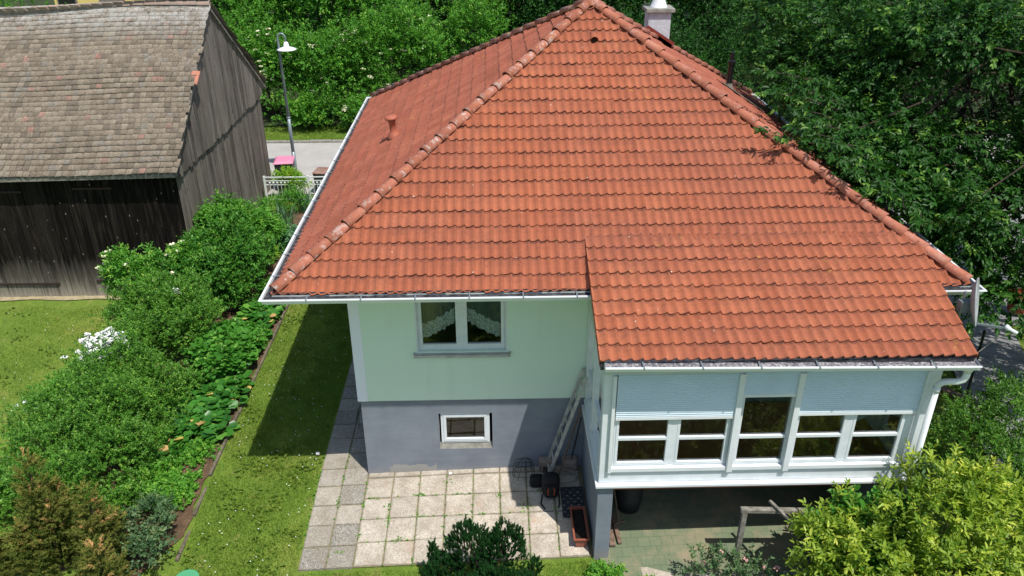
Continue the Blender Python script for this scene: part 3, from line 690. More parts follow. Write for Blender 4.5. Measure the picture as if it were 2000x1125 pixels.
gutter([(4.03, EY0+gi), (EX0+gi, EY0+gi), (EX0+gi, EY1-gi), (EX1-gi, EY1-gi), (EX1-gi, EY0+gi), (9.45, EY0+gi)][::-1] if False else [(9.45, EY0+gi), (EX1-gi, EY0+gi), (EX1-gi, EY1-gi), (EX0+gi, EY1-gi), (EX0+gi, EY0+gi), (4.03, EY0+gi)])

# windows of the main wall
def window(x0, x1, z0, z1, yf, parts, fw=.075, parent=house, name='window', sill=True, transom=None, sw=.05):
    """frame front face at yf; parts: list of vertical divisions (x positions of mullions)"""
    mb = MB(); d_ = .07; y1 = yf+d_
    mb.box((x0, yf, z0), (x0+fw, y1, z1)); mb.box((x1-fw, yf, z0), (x1, y1, z1)); mb.box((x0+fw, yf, z0), (x1-fw, y1, z0+fw)); mb.box((x0+fw, yf, z1-fw), (x1-fw, y1, z1))
    for (a, b) in parts: mb.box((a, yf-.006, z0+fw), (b, y1, z1-fw))
    fr_ = mb.build(name, MT['frame'], parent, bevel=.006)
    edges = [x0+fw]+[e for ab in parts for e in ab]+[x1-fw]
    for i in range(0, len(edges), 2):
        a, b = edges[i], edges[i+1]; s_ = sw; m2 = MB(); ys = yf-.012
        m2.box((a-.004, ys, z0+fw-.01), (a+s_, y1-.01, z1-fw+.01)); m2.box((b-s_, ys, z0+fw-.01), (b+.004, y1-.01, z1-fw+.01))
        m2.box((a+s_, ys, z0+fw-.01), (b-s_, y1-.01, z0+fw+s_)); m2.box((a+s_, ys, z1-fw-s_), (b-s_, y1-.01, z1-fw+.01))
        if transom: m2.box((a+s_, ys, transom[0]), (b-s_, y1-.01, transom[1]))
        m2.build('sash', MT['frame'], fr_, bevel=.005)
        g = MB(); 
        if transom:
            for c, e in ((z0+fw+s_, transom[0]), (transom[1], z1-fw-s_)): g.add([(a+s_-.01, yf+.03, c-.01), (b-s_+.01, yf+.03, c-.01), (b-s_+.01, yf+.03, e+.01), (a+s_-.01, yf+.03, e+.01)], [(0, 1, 2, 3)])
        else: g.add([(a+s_-.01, yf+.03, z0+fw+s_-.01), (b-s_+.01, yf+.03, z0+fw+s_-.01), (b-s_+.01, yf+.03, z1-fw-s_+.01), (a+s_-.01, yf+.03, z1-fw-s_+.01)], [(0, 1, 2, 3)])
        g.build('pane', MT['glass'], fr_)
    return fr_
w1 = window(WIN[0], WIN[1], WIN[2], WIN[3], .03, [(1.84, 1.94)], .06)
mb = MB(); mb.box((WIN[0]-.05, -.12, WIN[2]-.055), (WIN[1]+.05, .03, WIN[2]-.03)); mb.box((WIN[0]-.05, -.125, WIN[2]-.085), (WIN[1]+.05, -.115, WIN[2]-.03))
for xx in (WIN[0]-.055, WIN[1]+.035): mb.box((xx, -.13, WIN[2]-.08), (xx+.02, .0, WIN[2]-.01))
mb.build('sill', simple('grey_sill', hexl('cfd0cd'), .6, 4, .4, hexl('6f6e66')), w1)
for xx in (WIN[0]+.0, WIN[1]-.025): mb = MB(); mb.box((xx, -.035, WIN[2]-.03), (xx+.025, .03, WIN[3])); mb.build('guide_rail', MT['frame'], w1)
w2 = window(BWIN[0]+.04, BWIN[1]-.05, BWIN[2]+.12, BWIN[3]-.01, .035, [], .05)
mb = MB(); mb.add([(BWIN[0], .003, BWIN[2]+.0), (BWIN[1], .003, BWIN[2]+.0), (BWIN[1], .06, BWIN[2]+.12), (BWIN[0], .06, BWIN[2]+.12)], [(0, 1, 2, 3)]); mb.build('sill', MT['concrete'], w2)
mb = MB()
mb.add([(BWIN[0]-.003, -.002, BWIN[2]), (BWIN[0]+.004, -.002, BWIN[2]), (BWIN[0]+.004, .1, BWIN[2]), (BWIN[0]+.004, .1, BWIN[3]), (BWIN[0]+.004, -.002, BWIN[3])], [(1, 2, 3, 4)]); mb.build('reveal', MT['render_white'], w2); mb = MB()
mb.add([(BWIN[1]-.004, -.002, BWIN[2]), (BWIN[1]-.004, .1, BWIN[2]), (BWIN[1]-.004, .1, BWIN[3]), (BWIN[1]-.004, -.002, BWIN[3])], [(3, 2, 1, 0)]); mb.build('reveal', MT['render_white'], w2)
# dark rooms
def room(x0, x1, y0, y1, z0, z1, name, mat):
    mb = MB(); mb.add([(x0, y0, z0), (x1, y0, z0), (x1, y1, z0), (x0, y1, z0), (x0, y0, z1), (x1, y0, z1), (x1, y1, z1), (x0, y1, z1)], [(0, 1, 2, 3), (7, 6, 5, 4), (1, 5, 6, 2), (2, 6, 7, 3), (3, 7, 4, 0)])
    return mb.build(name, mat, house)
room(.3, 4.0, .17, 3.5, 2.0, 4.34, 'bedroom', MT['roomdark'])
room(1.2, 2.7, .17, 2.0, .2, 1.6, 'cellar_room', MT['roomdark'])
# curtains
def curtain(x0, x1, name, label, flip):
    t = empty(name, ((x0+x1)/2, .16, 3.2), label, 'curtain', 'lace curtains in the upper window')
    N = 90; vs = []; fs = []
    def yy(x): return .155+.018*math.sin(x*78)+.006*math.sin(x*31)
    def low(f): g_ = f if not flip else 1-f; return 2.95+ .40*(g_**1.3) + .02*abs(math.sin(f*26))
    A_ = MB(); B_ = MB(); va = []; vb = []
    for i in range(N+1):
        f = i/N; x = x0+(x1-x0)*f; l = low(f); va += [(x, yy(x), l+.23), (x, yy(x), 4.12)]; 
        sc = .035*abs(math.sin(f*15.5)); vb += [(x, yy(x)-.006, l-.035+sc), (x, yy(x)-.006, l+.25+.04*abs(math.sin(f*15.5+.8)))]
    A_.add(va, [(2*i, 2*i+2, 2*i+3, 2*i+1) for i in range(N)]); B_.add(vb, [(2*i, 2*i+2, 2*i+3, 2*i+1) for i in range(N)])
    A_.build('sheer_cloth', MT['sheer'], t, smooth=True); B_.build('lace_band', MT['lace'], t, smooth=True)
curtain(1.16, 1.85, 'curtain', 'white lace curtain in the left pane, hem rising to the right', False)
curtain(1.93, 2.62, 'curtain', 'white lace curtain in the right pane, hem rising to the left', True)

# ================================================================= SUNROOM (parts of the house)
SX0, SX1, SY, SZ0, SZ1 = 4.10, 9.20, -2.20, 1.60, 3.92
# roof
r0y, r0z, r1y, r1z = -2.50, 4.12, -.10, 5.02
rx0, rx1 = 3.97, 9.43
dslv = Vector((0, r1y-r0y, r1z-r0z)); rl = dslv.length; dslv.normalize(); nrv = Vector((1, 0, 0)).cross(dslv)
data = tiled_plane((rx0, r0y, r0z), (1, 0, 0), dslv, nrv, 0, rx1-rx0, 9, rl/9, wave=.160, tile=.32, roll=.05, lift=.017)
mb = MB(); o_ = .035
A_ = (rx0+.01, r0y+.02, r0z-o_); B_ = (rx1-.01, r0y+.02, r0z-o_); C_ = (rx1-.3, r1y, r1z-o_); D_ = (rx0+.01, r1y, r1z-o_)
mb.add([A_, B_, C_, D_, (A_[0], A_[1], A_[2]-.12), (B_[0], B_[1], B_[2]-.12), (C_[0], C_[1], C_[2]-.12), (D_[0], D_[1], D_[2]-.12)], [(0, 1, 2, 3), (7, 6, 5, 4), (0, 4, 5, 1), (1, 5, 6, 2), (2, 6, 7, 3), (3, 7, 4, 0)])
sr = mb.build('sunroom_roof', MT['gutter_in'], house)
clipped('tile_slope', data, MT['tile'], sr, [vplane(FR, A2, (1, 1, 0))])
# verge: tile edge side strips
for xx, sgn in ((rx0, -1), (rx1, 1)):
    mb = MB()
    for i in range(9 if sgn < 0 else 8):
        a = Vector((xx, r0y, r0z))+dslv*(rl/9*i); b = Vector((xx, r0y, r0z))+dslv*(rl/9*(i+1.03))
        vs = [a+nrv*.035, b+nrv*.008, b-nrv*.12, a-nrv*.10]; vs = [v_+Vector((sgn*.004, 0, 0)) for v_ in vs]+[v_+Vector((-sgn*.02, 0, 0)) for v_ in vs]
        mb.add(vs, [(0, 1, 2, 3), (7, 6, 5, 4), (0, 4, 5, 1), (3, 2, 6, 7)], tone=random.random(), edge=0.0)
    mb.build('verge', MT['tile'], sr)
gutter([(rx0+.06, r0y+.03), (rx1+.02, r0y+.03)], zf=lambda p: 4.10-.075*(p.x-4.0)/5.5+.0, silt='silt2')
# header, frame posts
mb = MB(); mb.box((SX0-.02, SY-.02, 3.70), (SX1+.02, SY+.14, SZ1)); mb.box((SX0-.02, SY+.14, 3.70), (SX0+.12, -.045, SZ1)); mb.box((SX1-.12, SY+.14, 3.70), (SX1+.02, -.045, SZ1))
mb.add([(SX0-.02, SY+.14, SZ1-.01), (SX1+.02, SY+.14, SZ1-.01), (SX1+.02, 0, SZ1+.3), (SX0-.02, 0, SZ1+.3)], [(3, 2, 1, 0)])
# gable infill under verge
for xx in (SX0-.015, SX1+.015): mb.add([(xx, SY, SZ1), (xx, -.04, SZ1), (xx, -.04, 4.98), (xx, SY, 4.05)], [(0, 1, 2, 3)])
mb.build('sunroom_header', MT['fascia'], house)
mb = MB()
mb.box((SX0, SY, SZ0+.02), (SX0+.19, SY+.19, 3.70)); mb.box((SX1-.19, SY, SZ0+.02), (SX1, SY+.19, 3.70))
mb.box((SX0+.19, SY+.01, SZ0+.02), (SX1-.19, SY+.16, 1.93))
for a, b in ((6.125, 6.205), (7.025, 7.105)): mb.box((a, SY+.012, 1.93), (b, SY+.16, 3.7))
mb.box((8.86, SY+.03, 1.93), (9.01, SY+.16, 3.7))
for y in (-1.06, -.14): mb.box((SX0+.0, y-.06, SZ0+.02), (SX0+.12, y+.08, 3.70)); mb.box((SX1-.12, y-.06, SZ0+.02), (SX1, y+.08, 3.70))
for x in (SX0, SX1-.1): mb.box((x+.006, SY+.19, SZ0+.02), (x+.094, -.2, 1.80)); 
sf = mb.build('sunroom_frame', MT['frame'], house, bevel=.008)
mb = MB(); mb.box((SX0-.05, SY-.075, 1.565), (SX1+.05, SY+.12, 1.612)); mb.box((SX0-.05, SY+.12, 1.565), (SX0+.1, -.045, 1.612)); mb.box((SX1-.1, SY+.12, 1.565), (SX1+.05, -.045, 1.612))
mb.build('ledge', MT['white'], house, bevel=.005)
# sills & guides & shutters & windows
for (a, b, zb_, divs) in ((4.30, 6.12, 2.87, [(5.17, 5.29)]), (6.20, 7.08, 3.26, []), (7.10, 8.86, 2.90, [(7.92, 8.03)])):
    wn = window(a, b, 1.93, 3.70, SY+.035, divs, .035, name='window', transom=(2.44, 2.495), sw=.04)
    b = 8.95 if b > 8.5 else b; ra, rb = (a, b) if a < 6 else ((6.21, 7.02) if a < 7 else (7.11, 8.95))
    m2 = MB(); m2.box((a-.03, SY-.03, 1.90), (b+.03, SY+.03, 1.928)); m2.box((a-.03, SY-.035, 1.86), (b+.03, SY-.025, 1.93)); m2.build('sill', MT['white'], wn, bevel=.003)
    m2 = MB()
    zz = zb_+.05
    while zz < 3.695:
        ys = SY-.016; h = .037
        m2.add([(ra, ys, zz), (rb, ys, zz), (rb, ys-.013, zz+h*.3), (ra, ys-.013, zz+h*.3), (rb, ys-.011, zz+h*.65), (ra, ys-.011, zz+h*.65), (rb, ys+.002, zz+h), (ra, ys+.002, zz+h)], [(0, 1, 2, 3), (3, 2, 4, 5), (5, 4, 6, 7)]); zz += h
    sh = m2.build('roller_shutter', MT['shutter'], house)
    m2 = MB(); m2.box((ra, SY-.03, zb_), (rb, SY-.012, zb_+.052)); m2.build('bottom_rail', MT['white'], sh, bevel=.003)
# tall guide covers between sections
mb = MB()
for a, b in ((6.12, 6.21), (7.02, 7.11), (4.225, 4.28), (8.95, 8.99)): mb = MB(); mb.box((a, SY-.06, 1.84 if a > 5 else 1.86), (b, SY+.0, 3.70)); mb.build('guide_cover', MT['white'], house, bevel=.006)
# side windows
def side_window(x, y0, y1, z0, z1, sgn):
    mb = MB(); w = .055; a, b = (x+.02, x+.08)
    mb.box((a, y0, z0), (b, y0+w, z1)); mb.box((a, y1-w, z0), (b, y1, z1)); mb.box((a, y0+w, z0), (b, y1-w, z0+w)); mb.box((a, y0+w, z1-w), (b, y1-w, z1)); mb.box((a-.004, y0+w, 2.43), (b, y1-w, 2.5))
    m = mb.build('window', MT['frame'], house, bevel=.005)
    g = MB(); g.add([(x+.05, y0+w, z0+w), (x+.05, y1-w, z0+w), (x+.05, y1-w, z1-w), (x+.05, y0+w, z1-w)], [(0, 1, 2, 3)]); g.build('pane', MT['glass'], m)
    g = MB(); g.box((x-.03, y0-.02, z0-.03), (x+.05, y1+.02, z0-.003)); g.build('sill', MT['white'], m)
for x in (SX0, SX1-.1):
    side_window(x, -2.01, -1.12, 1.83, 3.70, -1); side_window(x, -.98, -.20, 1.83, 3.70, -1)
# sunroom floor & under-beam & wall below
mb = MB(); mb.box((SX0+.02, SY+.02, 1.46), (SX1-.02, 0-.045, 1.6)); mb.build('sunroom_floor', MT['terr_floor'], house)
mb = MB(); mb.box((SX0+.25, SY+.01, 1.48), (SX1-.25, SY+.22, 1.563)); mb.box((SX0, SY+.005, -.4), (SX0+.25, SY+.26, 1.563)); mb.box((SX1-.25, SY+.005, -.4), (SX1, SY+.26, 1.563))
mb.box((SX0+.01, SY+.26, -.4), (SX0+.2, -.002, 1.563)); mb.box((SX1-.2, SY+.26, -.4), (SX1-.01, -.002, 1.563))
mb.build('sunroom_base', MT['plinth'], house, bevel=.006)
# inner tilted open sash at the right side (seen through glass)
mb = MB()
p0 = Vector((8.75, -2.0, 2.0)); 
for a, b in (((8.35, -1.25, 2.0), (8.98, -.98, 2.0)), ((8.35, -1.25, 3.5), (8.98, -.98, 3.5)), ((8.35, -1.25, 2.0), (8.35, -1.25, 3.5)), ((8.98, -.98, 2.0), (8.98, -.98, 3.5)), ((8.35, -1.25, 2.45), (8.98, -.98, 2.45))): mb.bar(a, b, .06, .06)
mb.build('open_sash', MT['frame'], house)
# downpipe of sunroom
mb = MB(); y = -2.50
mb.tube([(9.36, y, 3.98), (9.36, y, 3.93), (9.36, y, 3.84)], [.085, .075, .055], 14)
mb.tube([(9.36, y, 3.86), (9.36, y, 3.78), (9.34, y+.01, 3.70), (9.27, y+.03, 3.655), (9.17, y+.07, 3.63), (9.10, y+.1, 3.60), (9.06, y+.12, 3.54), (9.055, y+.125, 3.45)], .05, 14)
mb.tube([(9.055, y+.125, 3.5), (9.055, y+.125, -.2)], .047, 14); mb.tube([(9.055, y+.125, 3.5), (9.055, y+.125, 3.42)], .056, 14); mb.tube([(9.055, y+.125, 1.9), (9.055, y+.125, 1.86)], .054, 14)
mb.build('downpipe', MT['white'], house, smooth=True)
# main downpipe under left eave back corner not visible
# satellite dish
t = empty('satellite_dish', (9.45, -1.3, 3.9), 'grey satellite dish seen edge on at the right corner of the tiled roof', 'satellite dish')
c = Vector((9.80, -1.62, 4.52)); ax = Vector((.82, -.53, .2)).normalized(); R0 = .37
mb = MB(); prof = [(0.001, -.075)]+[(R0*i/8, -.075+.075*(i/8)**2) for i in range(1, 9)]+[(R0+.008, .004), (R0+.004, -.012), (R0*.8, -.045), (R0*.4, -.085), (.001, -.1)]
mb.lathe(c, prof, 28, axis=ax); mb.build('dish', MT['dish'], t, smooth=True)
mb = MB(); e = c+Vector((.0, 0, -R0*.98)); tip = c+Vector((.44, -.26, -.33)); mb.bar(e, tip, .025, .03); mb.build('feed_arm', MT['galv'], t)
mb = MB(); dd = Vector((-.8, .5, .35)).normalized(); mb.tube([tip+dd*.06+Vector((0, 0, .02)), tip+dd*.02, tip-dd*.03, tip-dd*.12], [.035, .04, .027, .03], 12); mb.build('receiver', MT['white'], t, smooth=True)
mb = MB(); mb.tube([c-ax*.1, c-ax*.2], .05, 10); mb.box((9.52, -1.70, 4.38), (9.66, -1.58, 4.56)); mb.tube([(9.58, -1.62, 4.7), (9.58, -1.62, 4.05), (9.4, -1.2, 3.8), (9.12, -.9, 3.8)], .024, 10); mb.build('mount', MT['galv'], t)
mb = MB(); mb.tube([tip-dd*.1, (10.2, -1.7, 3.9), (9.9, -1.75, 3.62), (9.5, -1.5, 3.58), (9.15, -1.2, 3.6)], .007, 6); mb.build('cable', MT['concrete'], t)

# ================================================================= BARN
barn = empty('barn', (-10, 11.8, 0), 'old wooden barn with weathered dark boards and mottled brown tiled roof', 'barn')
BX, BY0, BY1, BZ = -5.62, 7.6, 16.0, 3.5; RY, RZ = 11.9, 7.02; EYF, EYB, EZB = 7.22, 16.58, 3.62; BXL = -17.0; VX = -5.42
def boards(mb, p, q, z0f, z1f, nrm, w=.2, var=.3):
    p = Vector(p); q = Vector(q); L = (q-p).length; d_ = (q-p)/L; n = Vector(nrm); t = 0
    while t < L:
        ww = w*random.uniform(1-var, 1+var); e = min(L, t+ww)
        if e-t > .03:
            off = random.uniform(0, .022); tn = random.random(); g = random.uniform(.002, .009)
            a = p+d_*(t+g); b = p+d_*(e-g); zb = random.uniform(-.05, .03); lean = random.uniform(-.006, .006)
            za, zb2 = z1f(t), z1f(e)
            lo = z0f+zb; vs = []
            for c, zt in ((a, za), (b, zb2)):
                for o in (off, -.03): vs += [(c.x+n.x*o, c.y+n.y*o, lo), (c.x+n.x*o+lean*abs(n.y), c.y+n.y*o+lean*abs(n.x), zt)]
            # order: a_out_lo,a_out_hi,a_in_lo,a_in_hi,b_out_lo,...
            mb.add(vs, [(0, 4, 5, 1), (2, 3, 7, 6), (0, 1, 3, 2), (4, 6, 7, 5), (0, 2, 6, 4)], tone=tn)
        t = e
mb = MB(); boards(mb, (BXL, BY0, 0), (BX, BY0, 0), .0, lambda t: BZ+.25, (0, -1, 0), .19); mb.build('front_wall', MT['dwood'], barn)
mb = MB(); mb.box((BXL, BY0+.035, -.2), (BX-.035, BY0+.06, BZ)); mb.box((BX-.06, BY0+.06, -.2), (BX-.035, BY1, BZ+.1)); mb.build('dark_backing', MT['black'], barn)  # black backing behind the boards keeps their gaps dark
mb = MB(); boards(mb, (BX, BY0, 0), (BX, BY1, 0), .0, lambda t: BZ-.1, (1, 0, 0), .2); mb.build('side_wall', MT['gwood'], barn)
def ztop(t):
    y = EYF+.35+t; return (EZB+(y-EYF)*(RZ-EZB)/(RY-EYF)) - .12 if y < RY else (EZB+(EYB-y)*(RZ-EZB)/(EYB-RY)) - .12
mb = MB(); boards(mb, (BX+.055, EYF+.35, 0), (BX+.055, EYB-.35, 0), 3.36, ztop, (1, 0, 0), .21)
# the gable boards' lower rim
mb.build('gable', MT['gwood'], barn)
RI = simple('rusty_iron', hexl('3d2a22'), .9, 9, .5)
for x0, x1, z in ((-11.3, -9.3, .42), (-8.3, -6.2, .48)): mb = MB(); mb.bar((x0, BY0-.045, z), (x1, BY0-.045, z+random.uniform(-.03, .03)), .03, .05); mb.build('iron_bar', RI, barn)
for x0, x1, z in ((-10.4, -9.6, 3.05), (-8.3, -7.3, 3.12)): mb = MB(); mb.bar((x0, BY0-.04, z), (x1, BY0-.04, z), .02, .05); mb.build('hinge_strap', RI, barn)
# barn roof: plain tiles
def plain_tiles(name, eave_y, eave_z, top_y, top_z, x0, x1, parent, tw=.165, rl=.17, xe=.05):
    L = math.hypot(top_y-eave_y, top_z-eave_z); d_ = Vector((0, (top_y-eave_y)/L, (top_z-eave_z)/L)); sg = 1 if top_y > eave_y else -1
    n = Vector((0, -d_.z*sg, abs(d_.y))); n.normalize(); nr_ = int(L/rl); rl = L/nr_; mb = MB()
    V = []; F = []; T = []
    for r in range(nr_):
        off = (r % 2)*.5*tw+random.uniform(-.01, .01); k_ = 0; xr = x1+random.uniform(-xe, xe)*(.5 if r > nr_*.75 else 1.0); x = xr
        dr = 0
        while x > x0:
            w_ = tw*random.uniform(.94, 1.04); xa = x-w_+.004; xb = x-.004; dr = .85*dr+random.uniform(-.006, .006); rot = random.uniform(-.012, .012)
            sag = .035*math.sin(x*.9+r*.07)+.03*math.sin(x*.37+2+r*.12)+.02*math.sin(r*.5+x*.2)-.036*(x1-x)*(r/nr_)
            s0 = r*rl+dr; s1 = (r+1.5)*rl; l0 = .028+random.uniform(-.004, .01); l1 = .004
            b = Vector((0, eave_y, eave_z)); base = len(V)
            for xx, ss, ll in ((xa, s0-rot, l0-.018), (xb, s0+rot, l0-.018), (xa, s0-rot, l0), (xb, s0+rot, l0), (xb, s1, l1), (xa, s1, l1)):
                p = b+d_*ss+n*(ll+sag); V.append((xx+.0, p.y, p.z))
            F += [(base, base+1, base+3, base+2), (base+2, base+3, base+4, base+5)]; t_ = random.random(); T += [t_, t_]; x -= w_
    o = npmesh(name, np.array(V), np.array(F), MT['btile'], parent, False, {'tone': T}); return o
mb = MB()
for (ya, za, yb, zb) in ((EYF+.06, EZB-.05, RY, RZ-.06), (EYB-.06, EZB-.05, RY, RZ-.06)):
    mb.add([(BXL-.3, ya, za-.15), (VX-.06, ya, za), (VX-.06, yb, zb), (BXL-.3, yb, zb-.8), (BXL-.3, ya, za-.28), (VX-.06, ya, za-.08), (VX-.06, yb, zb-.08), (BXL-.3, yb, zb-.9)], [(0, 1, 2, 3), (7, 6, 5, 4), (0, 4, 5, 1), (1, 5, 6, 2)])
broof = mb.build('roof', MT['weatherwood'], barn)
plain_tiles('tile_slope', EYF, EZB, RY, RZ, -15.5, VX, broof)
plain_tiles('tile_slope', EYB, EZB, RY, RZ, -15.5, VX, broof, .3, .34)
mb = MB(); x = VX
while x > -15.5:
    w_ = .37; N = 8; z_ = RZ-.01-.04*(VX-x)+.035*math.sin(x*.9+2.1)+.03*math.sin(x*.37+5.4)+random.uniform(-.015, .015); vs = []
    for xx, rr in ((x, .12), (x-w_-.04, .10)):
        for k_ in range(N+1):
            a = math.pi*k_/N; vs.append((xx, RY+math.cos(a)*rr, z_+math.sin(a)*rr))
    mb.add(vs, [(k_, k_+1, k_+N+2, k_+N+1) for k_ in range(N)]); x -= w_
mb.build('ridge_tiles', MT['bridge'], broof, smooth=True)
MB().add([(VX-.12, 9.48, 5.32), (VX+.09, 9.46, 5.30), (VX+.12, 9.78, 5.56), (VX-.1, 9.8, 5.57), (VX-.12, 9.48, 5.35), (VX+.09, 9.46, 5.33), (VX+.12, 9.78, 5.59), (VX-.1, 9.8, 5.6)], [(0, 1, 5, 4), (4, 5, 6, 7), (1, 2, 6, 5), (0, 4, 7, 3)]).build('slipped_tile', MT['newtile'], broof)

# yellow house far behind
yh = empty('yellow_house', (-20, 40, 0), 'pale yellow house behind the barn ridge, only its wall top in view', 'house')
mb = MB(); mb.box((-23.0, 38, -1), (-17.6, 48, 6.5)); mb.build('wall', MT['yellowwall'], yh)
mb = MB(); mb.add([(-23.6, 37.5, 6.5), (-17.0, 37.5, 6.5), (-17.0, 43, 9.5), (-23.6, 43, 9.5), (-17.0, 48.5, 6.5), (-23.6, 48.5, 6.5)], [(0, 1, 2, 3), (3, 2, 4, 5)]); mb.build('roof', MT['redsheet'], yh)
for a, b, m in ((-22.7, -21.75, 'darkglass'), (-20.27, -19.0, 'greyshutter')):
    f_ = MB(); f_.box((a-.08, 37.9, 1.9), (b+.08, 38.02, 4.6)); f_ = f_.build('window', MT['greyshutter'], yh); MB().box((a, 37.86, 2.0), (b, 37.895, 4.5)).build('pane', MT[m], f_)

# ================================================================= STREET THINGS
lx, ly = -4.98, 17.1
lamp = empty('street_lamp', (lx, ly, 0), 'grey swan neck street lamp with white disc shade beside the road', 'street lamp')
mb = MB(); mb.tube([(lx, ly, 0), (lx, ly, 1.0)], .072, 14); mb.tube([(lx, ly, .98), (lx, ly, 2.3)], .062, 14); mb.tube([(lx, ly, 2.26), (lx, ly, 2.32)], .07, 14)
pts = [(lx, ly, 2.3), (lx-.02, ly, 4.9)]
for i in range(11):
    a = math.pi-math.pi*i/10; pts.append((lx-.02+.13+.13*math.cos(a), ly-.0, 5.12+.15*math.sin(a)))
pts.append((lx+.24, ly, 4.98)); rs = [.055, .04]+[.033]*12
mb.tube(pts, rs, 12); mb.build('pole', MT['galv'], lamp, smooth=True)
mb = MB(); c = (lx+.25, ly, 4.72); mb.lathe(c, [(.34, 0), (.345, .012), (.2, .07), (.1, .10), (.095, .16), (.075, .24), (.04, .27), (0, .275)], 28); mb.lathe(c, [(.34, 0), (.14, .03), (0.001, -.02)], 28); mb.build('lamp_shade', MT['lampwhite'], lamp, smooth=True)
def bin_(x, y, label, lid, sc=1.0, rz=0, body='darkbin'):
    t = empty('wheelie_bin', (x, y, .02), label, 'bin', 'wheelie bins by the garden fence'); w, dp, h = .29*sc, .34*sc, .98*sc
    mb = MB(); vs = []
    for s_, z in ((.82, .06), (1, h)): vs += [(x-w*s_, y-dp*s_, z), (x+w*s_, y-dp*s_, z), (x+w*s_, y+dp*s_, z), (x-w*s_, y+dp*s_, z)]
    mb.add(vs, [(3, 2, 1, 0), (4, 5, 6, 7), (0, 1, 5, 4), (1, 2, 6, 5), (2, 3, 7, 6), (3, 0, 4, 7)]); mb.build('body', MT[body], t, bevel=.02)
    mb = MB(); vs = []
    for s_, z in ((1.08, h), (1.08, h+.035), (.8, h+.10)): vs += [(x-w*s_, y-dp*s_, z), (x+w*s_, y-dp*s_, z), (x+w*s_, y+dp*s_, z), (x-w*s_, y+dp*s_, z)]
    mb.add(vs, [(3, 2, 1, 0), (8, 9, 10, 11)]+[(i+4*q, (i+1) % 4+4*q, (i+1) % 4+4*q+4, i+4*q+4) for q in (0, 1) for i in range(4)]); l_ = mb.build('lid', MT[lid], t, bevel=.015)
    mb = MB(); mb.tube([(x-w*.8, y+dp*1.12, h+.02), (x+w*.8, y+dp*1.12, h+.02)], .018, 8); mb.build('handle', MT['darkbin'], l_)
    for s_ in (-1, 1): mb = MB(); mb.tube([(x+s_*w*.72, y+dp*.9, .12), (x+s_*w*.88, y+dp*.9, .12)], .1, 16); mb.build('wheel', MT['black'], t)
    t.rotation_euler.z = rz
bin_(-5.0, 15.75, 'dark wheelie bin with pink lid behind the white fence', 'pinklid', 1.1, .12)
bin_(-3.62, 15.35, 'black wheelie bin with brown lid right of the pink lidded bin', 'brownlid', .82, -.15)
bin_(-3.02, 15.45, 'dark wheelie bin with blue black lid beside the roof gutter', 'bluebin', .82, .1)
# garden fence
fy = 14.45
fence = empty('garden_fence', (-4.4, fy, 0), 'low white metal fence with two rails and bars along the street', 'fence')
def fpanel(x0, x1):
    mb = MB(); mb.bar((x0, fy, .93), (x1, fy, .93), .04, .035); mb.bar((x0, fy, .80), (x1, fy, .80), .03, .022); mb.bar((x0, fy, .66), (x1, fy, .66), .03, .022); mb.bar((x0, fy, .12), (x1, fy, .12), .03, .022)
    n = int((x1-x0)/.125)
    for i in range(1, n): x = x0+(x1-x0)*i/n; mb.bar((x, fy, .12), (x, fy, .66), .016, .016, up=(0, 1, 0)); mb.lathe((x, fy, .73), [(0, -.035), (.03, -.02), (.04, 0), (.03, .02), (0, .035)], 8, axis=(0, 1, 0))
    mb.build('rail_panel', MT['fence'], fence)
xs_ = [-5.42, -3.92, -2.42, -.92]
for a, b in zip(xs_, xs_[1:]): fpanel(a+.04, b-.04)
for x in xs_: mb = MB(); mb.box((x-.035, fy-.035, -.1), (x+.035, fy+.035, .98)); mb.build('post', MT['fence'], fence, bevel=.006)

# ================================================================= PATIO THINGS
def gzf(x, y): return float(gz(x, y))
# ladder
lad = empty('ladder', (3.45, -.3, gzf(3.45, -.3)), 'weathered aluminium ladder leaning against the sunroom side wall', 'ladder')
g0 = .04+gzf(3.4, -.4)
for y in (-.08, -.47):
    mb = MB(); mb.bar((3.38, y-.02, g0), (4.06, y, 2.42+(.06 if y < -.2 else 0)), .026, .06, up=(-.95, 0, .3)); mb.build('rail', MT['alu'], lad, bevel=.003)
for i in range(8):
    f = .1+i*.115; x = 3.38+.68*f; z = g0+(2.42-g0)*f; mb = MB(); mb.tube([(x, -.47, z), (x, -.08, z)], .016, 8); mb.build('rung', MT['alu'], lad)
# poles/tools in corner behind the ladder
for i, (a, b, r, lab) in enumerate([((3.62, -.35, 0), (4.04, -.12, 1.6), .018, 'thin brown wooden pole leaning in the corner, nearest the ladder'), ((3.85, -.15, 0), (4.05, -.1, 1.35), .014, 'dark thin pole standing upright deep in the corner')]):
    mb = MB(); z = gzf(a[0], a[1])+.04; mb.tube([(a[0], a[1], z), b], r, 8); tag(mb.build('pole', MT['plankwood' if i == 0 else 'darkbin']), lab, 'pole')
# bricks stack
for i, (x, y, z, lab) in enumerate([(3.42, -.1, 0, 'pale brick block at the bottom left, behind the ladder foot'), (3.42, -.1, .13, 'pale brick block on top of the left stack behind the ladder foot'), (3.86, -.1, 0, 'lower pale brick block right of the ladder foot'), (3.86, -.1, .13, 'upper pale brick block right of the ladder foot')]):
    z0 = gzf(x, y)+.045+z; mb = MB(); mb.box((x-.14, y-.09, z0), (x+.14+random.uniform(-.01, .01), y+.07, z0+.125)); tag(mb.build('brick_block', MT['brick'], bevel=.012), lab, 'brick', 'pale bricks stacked in the corner')
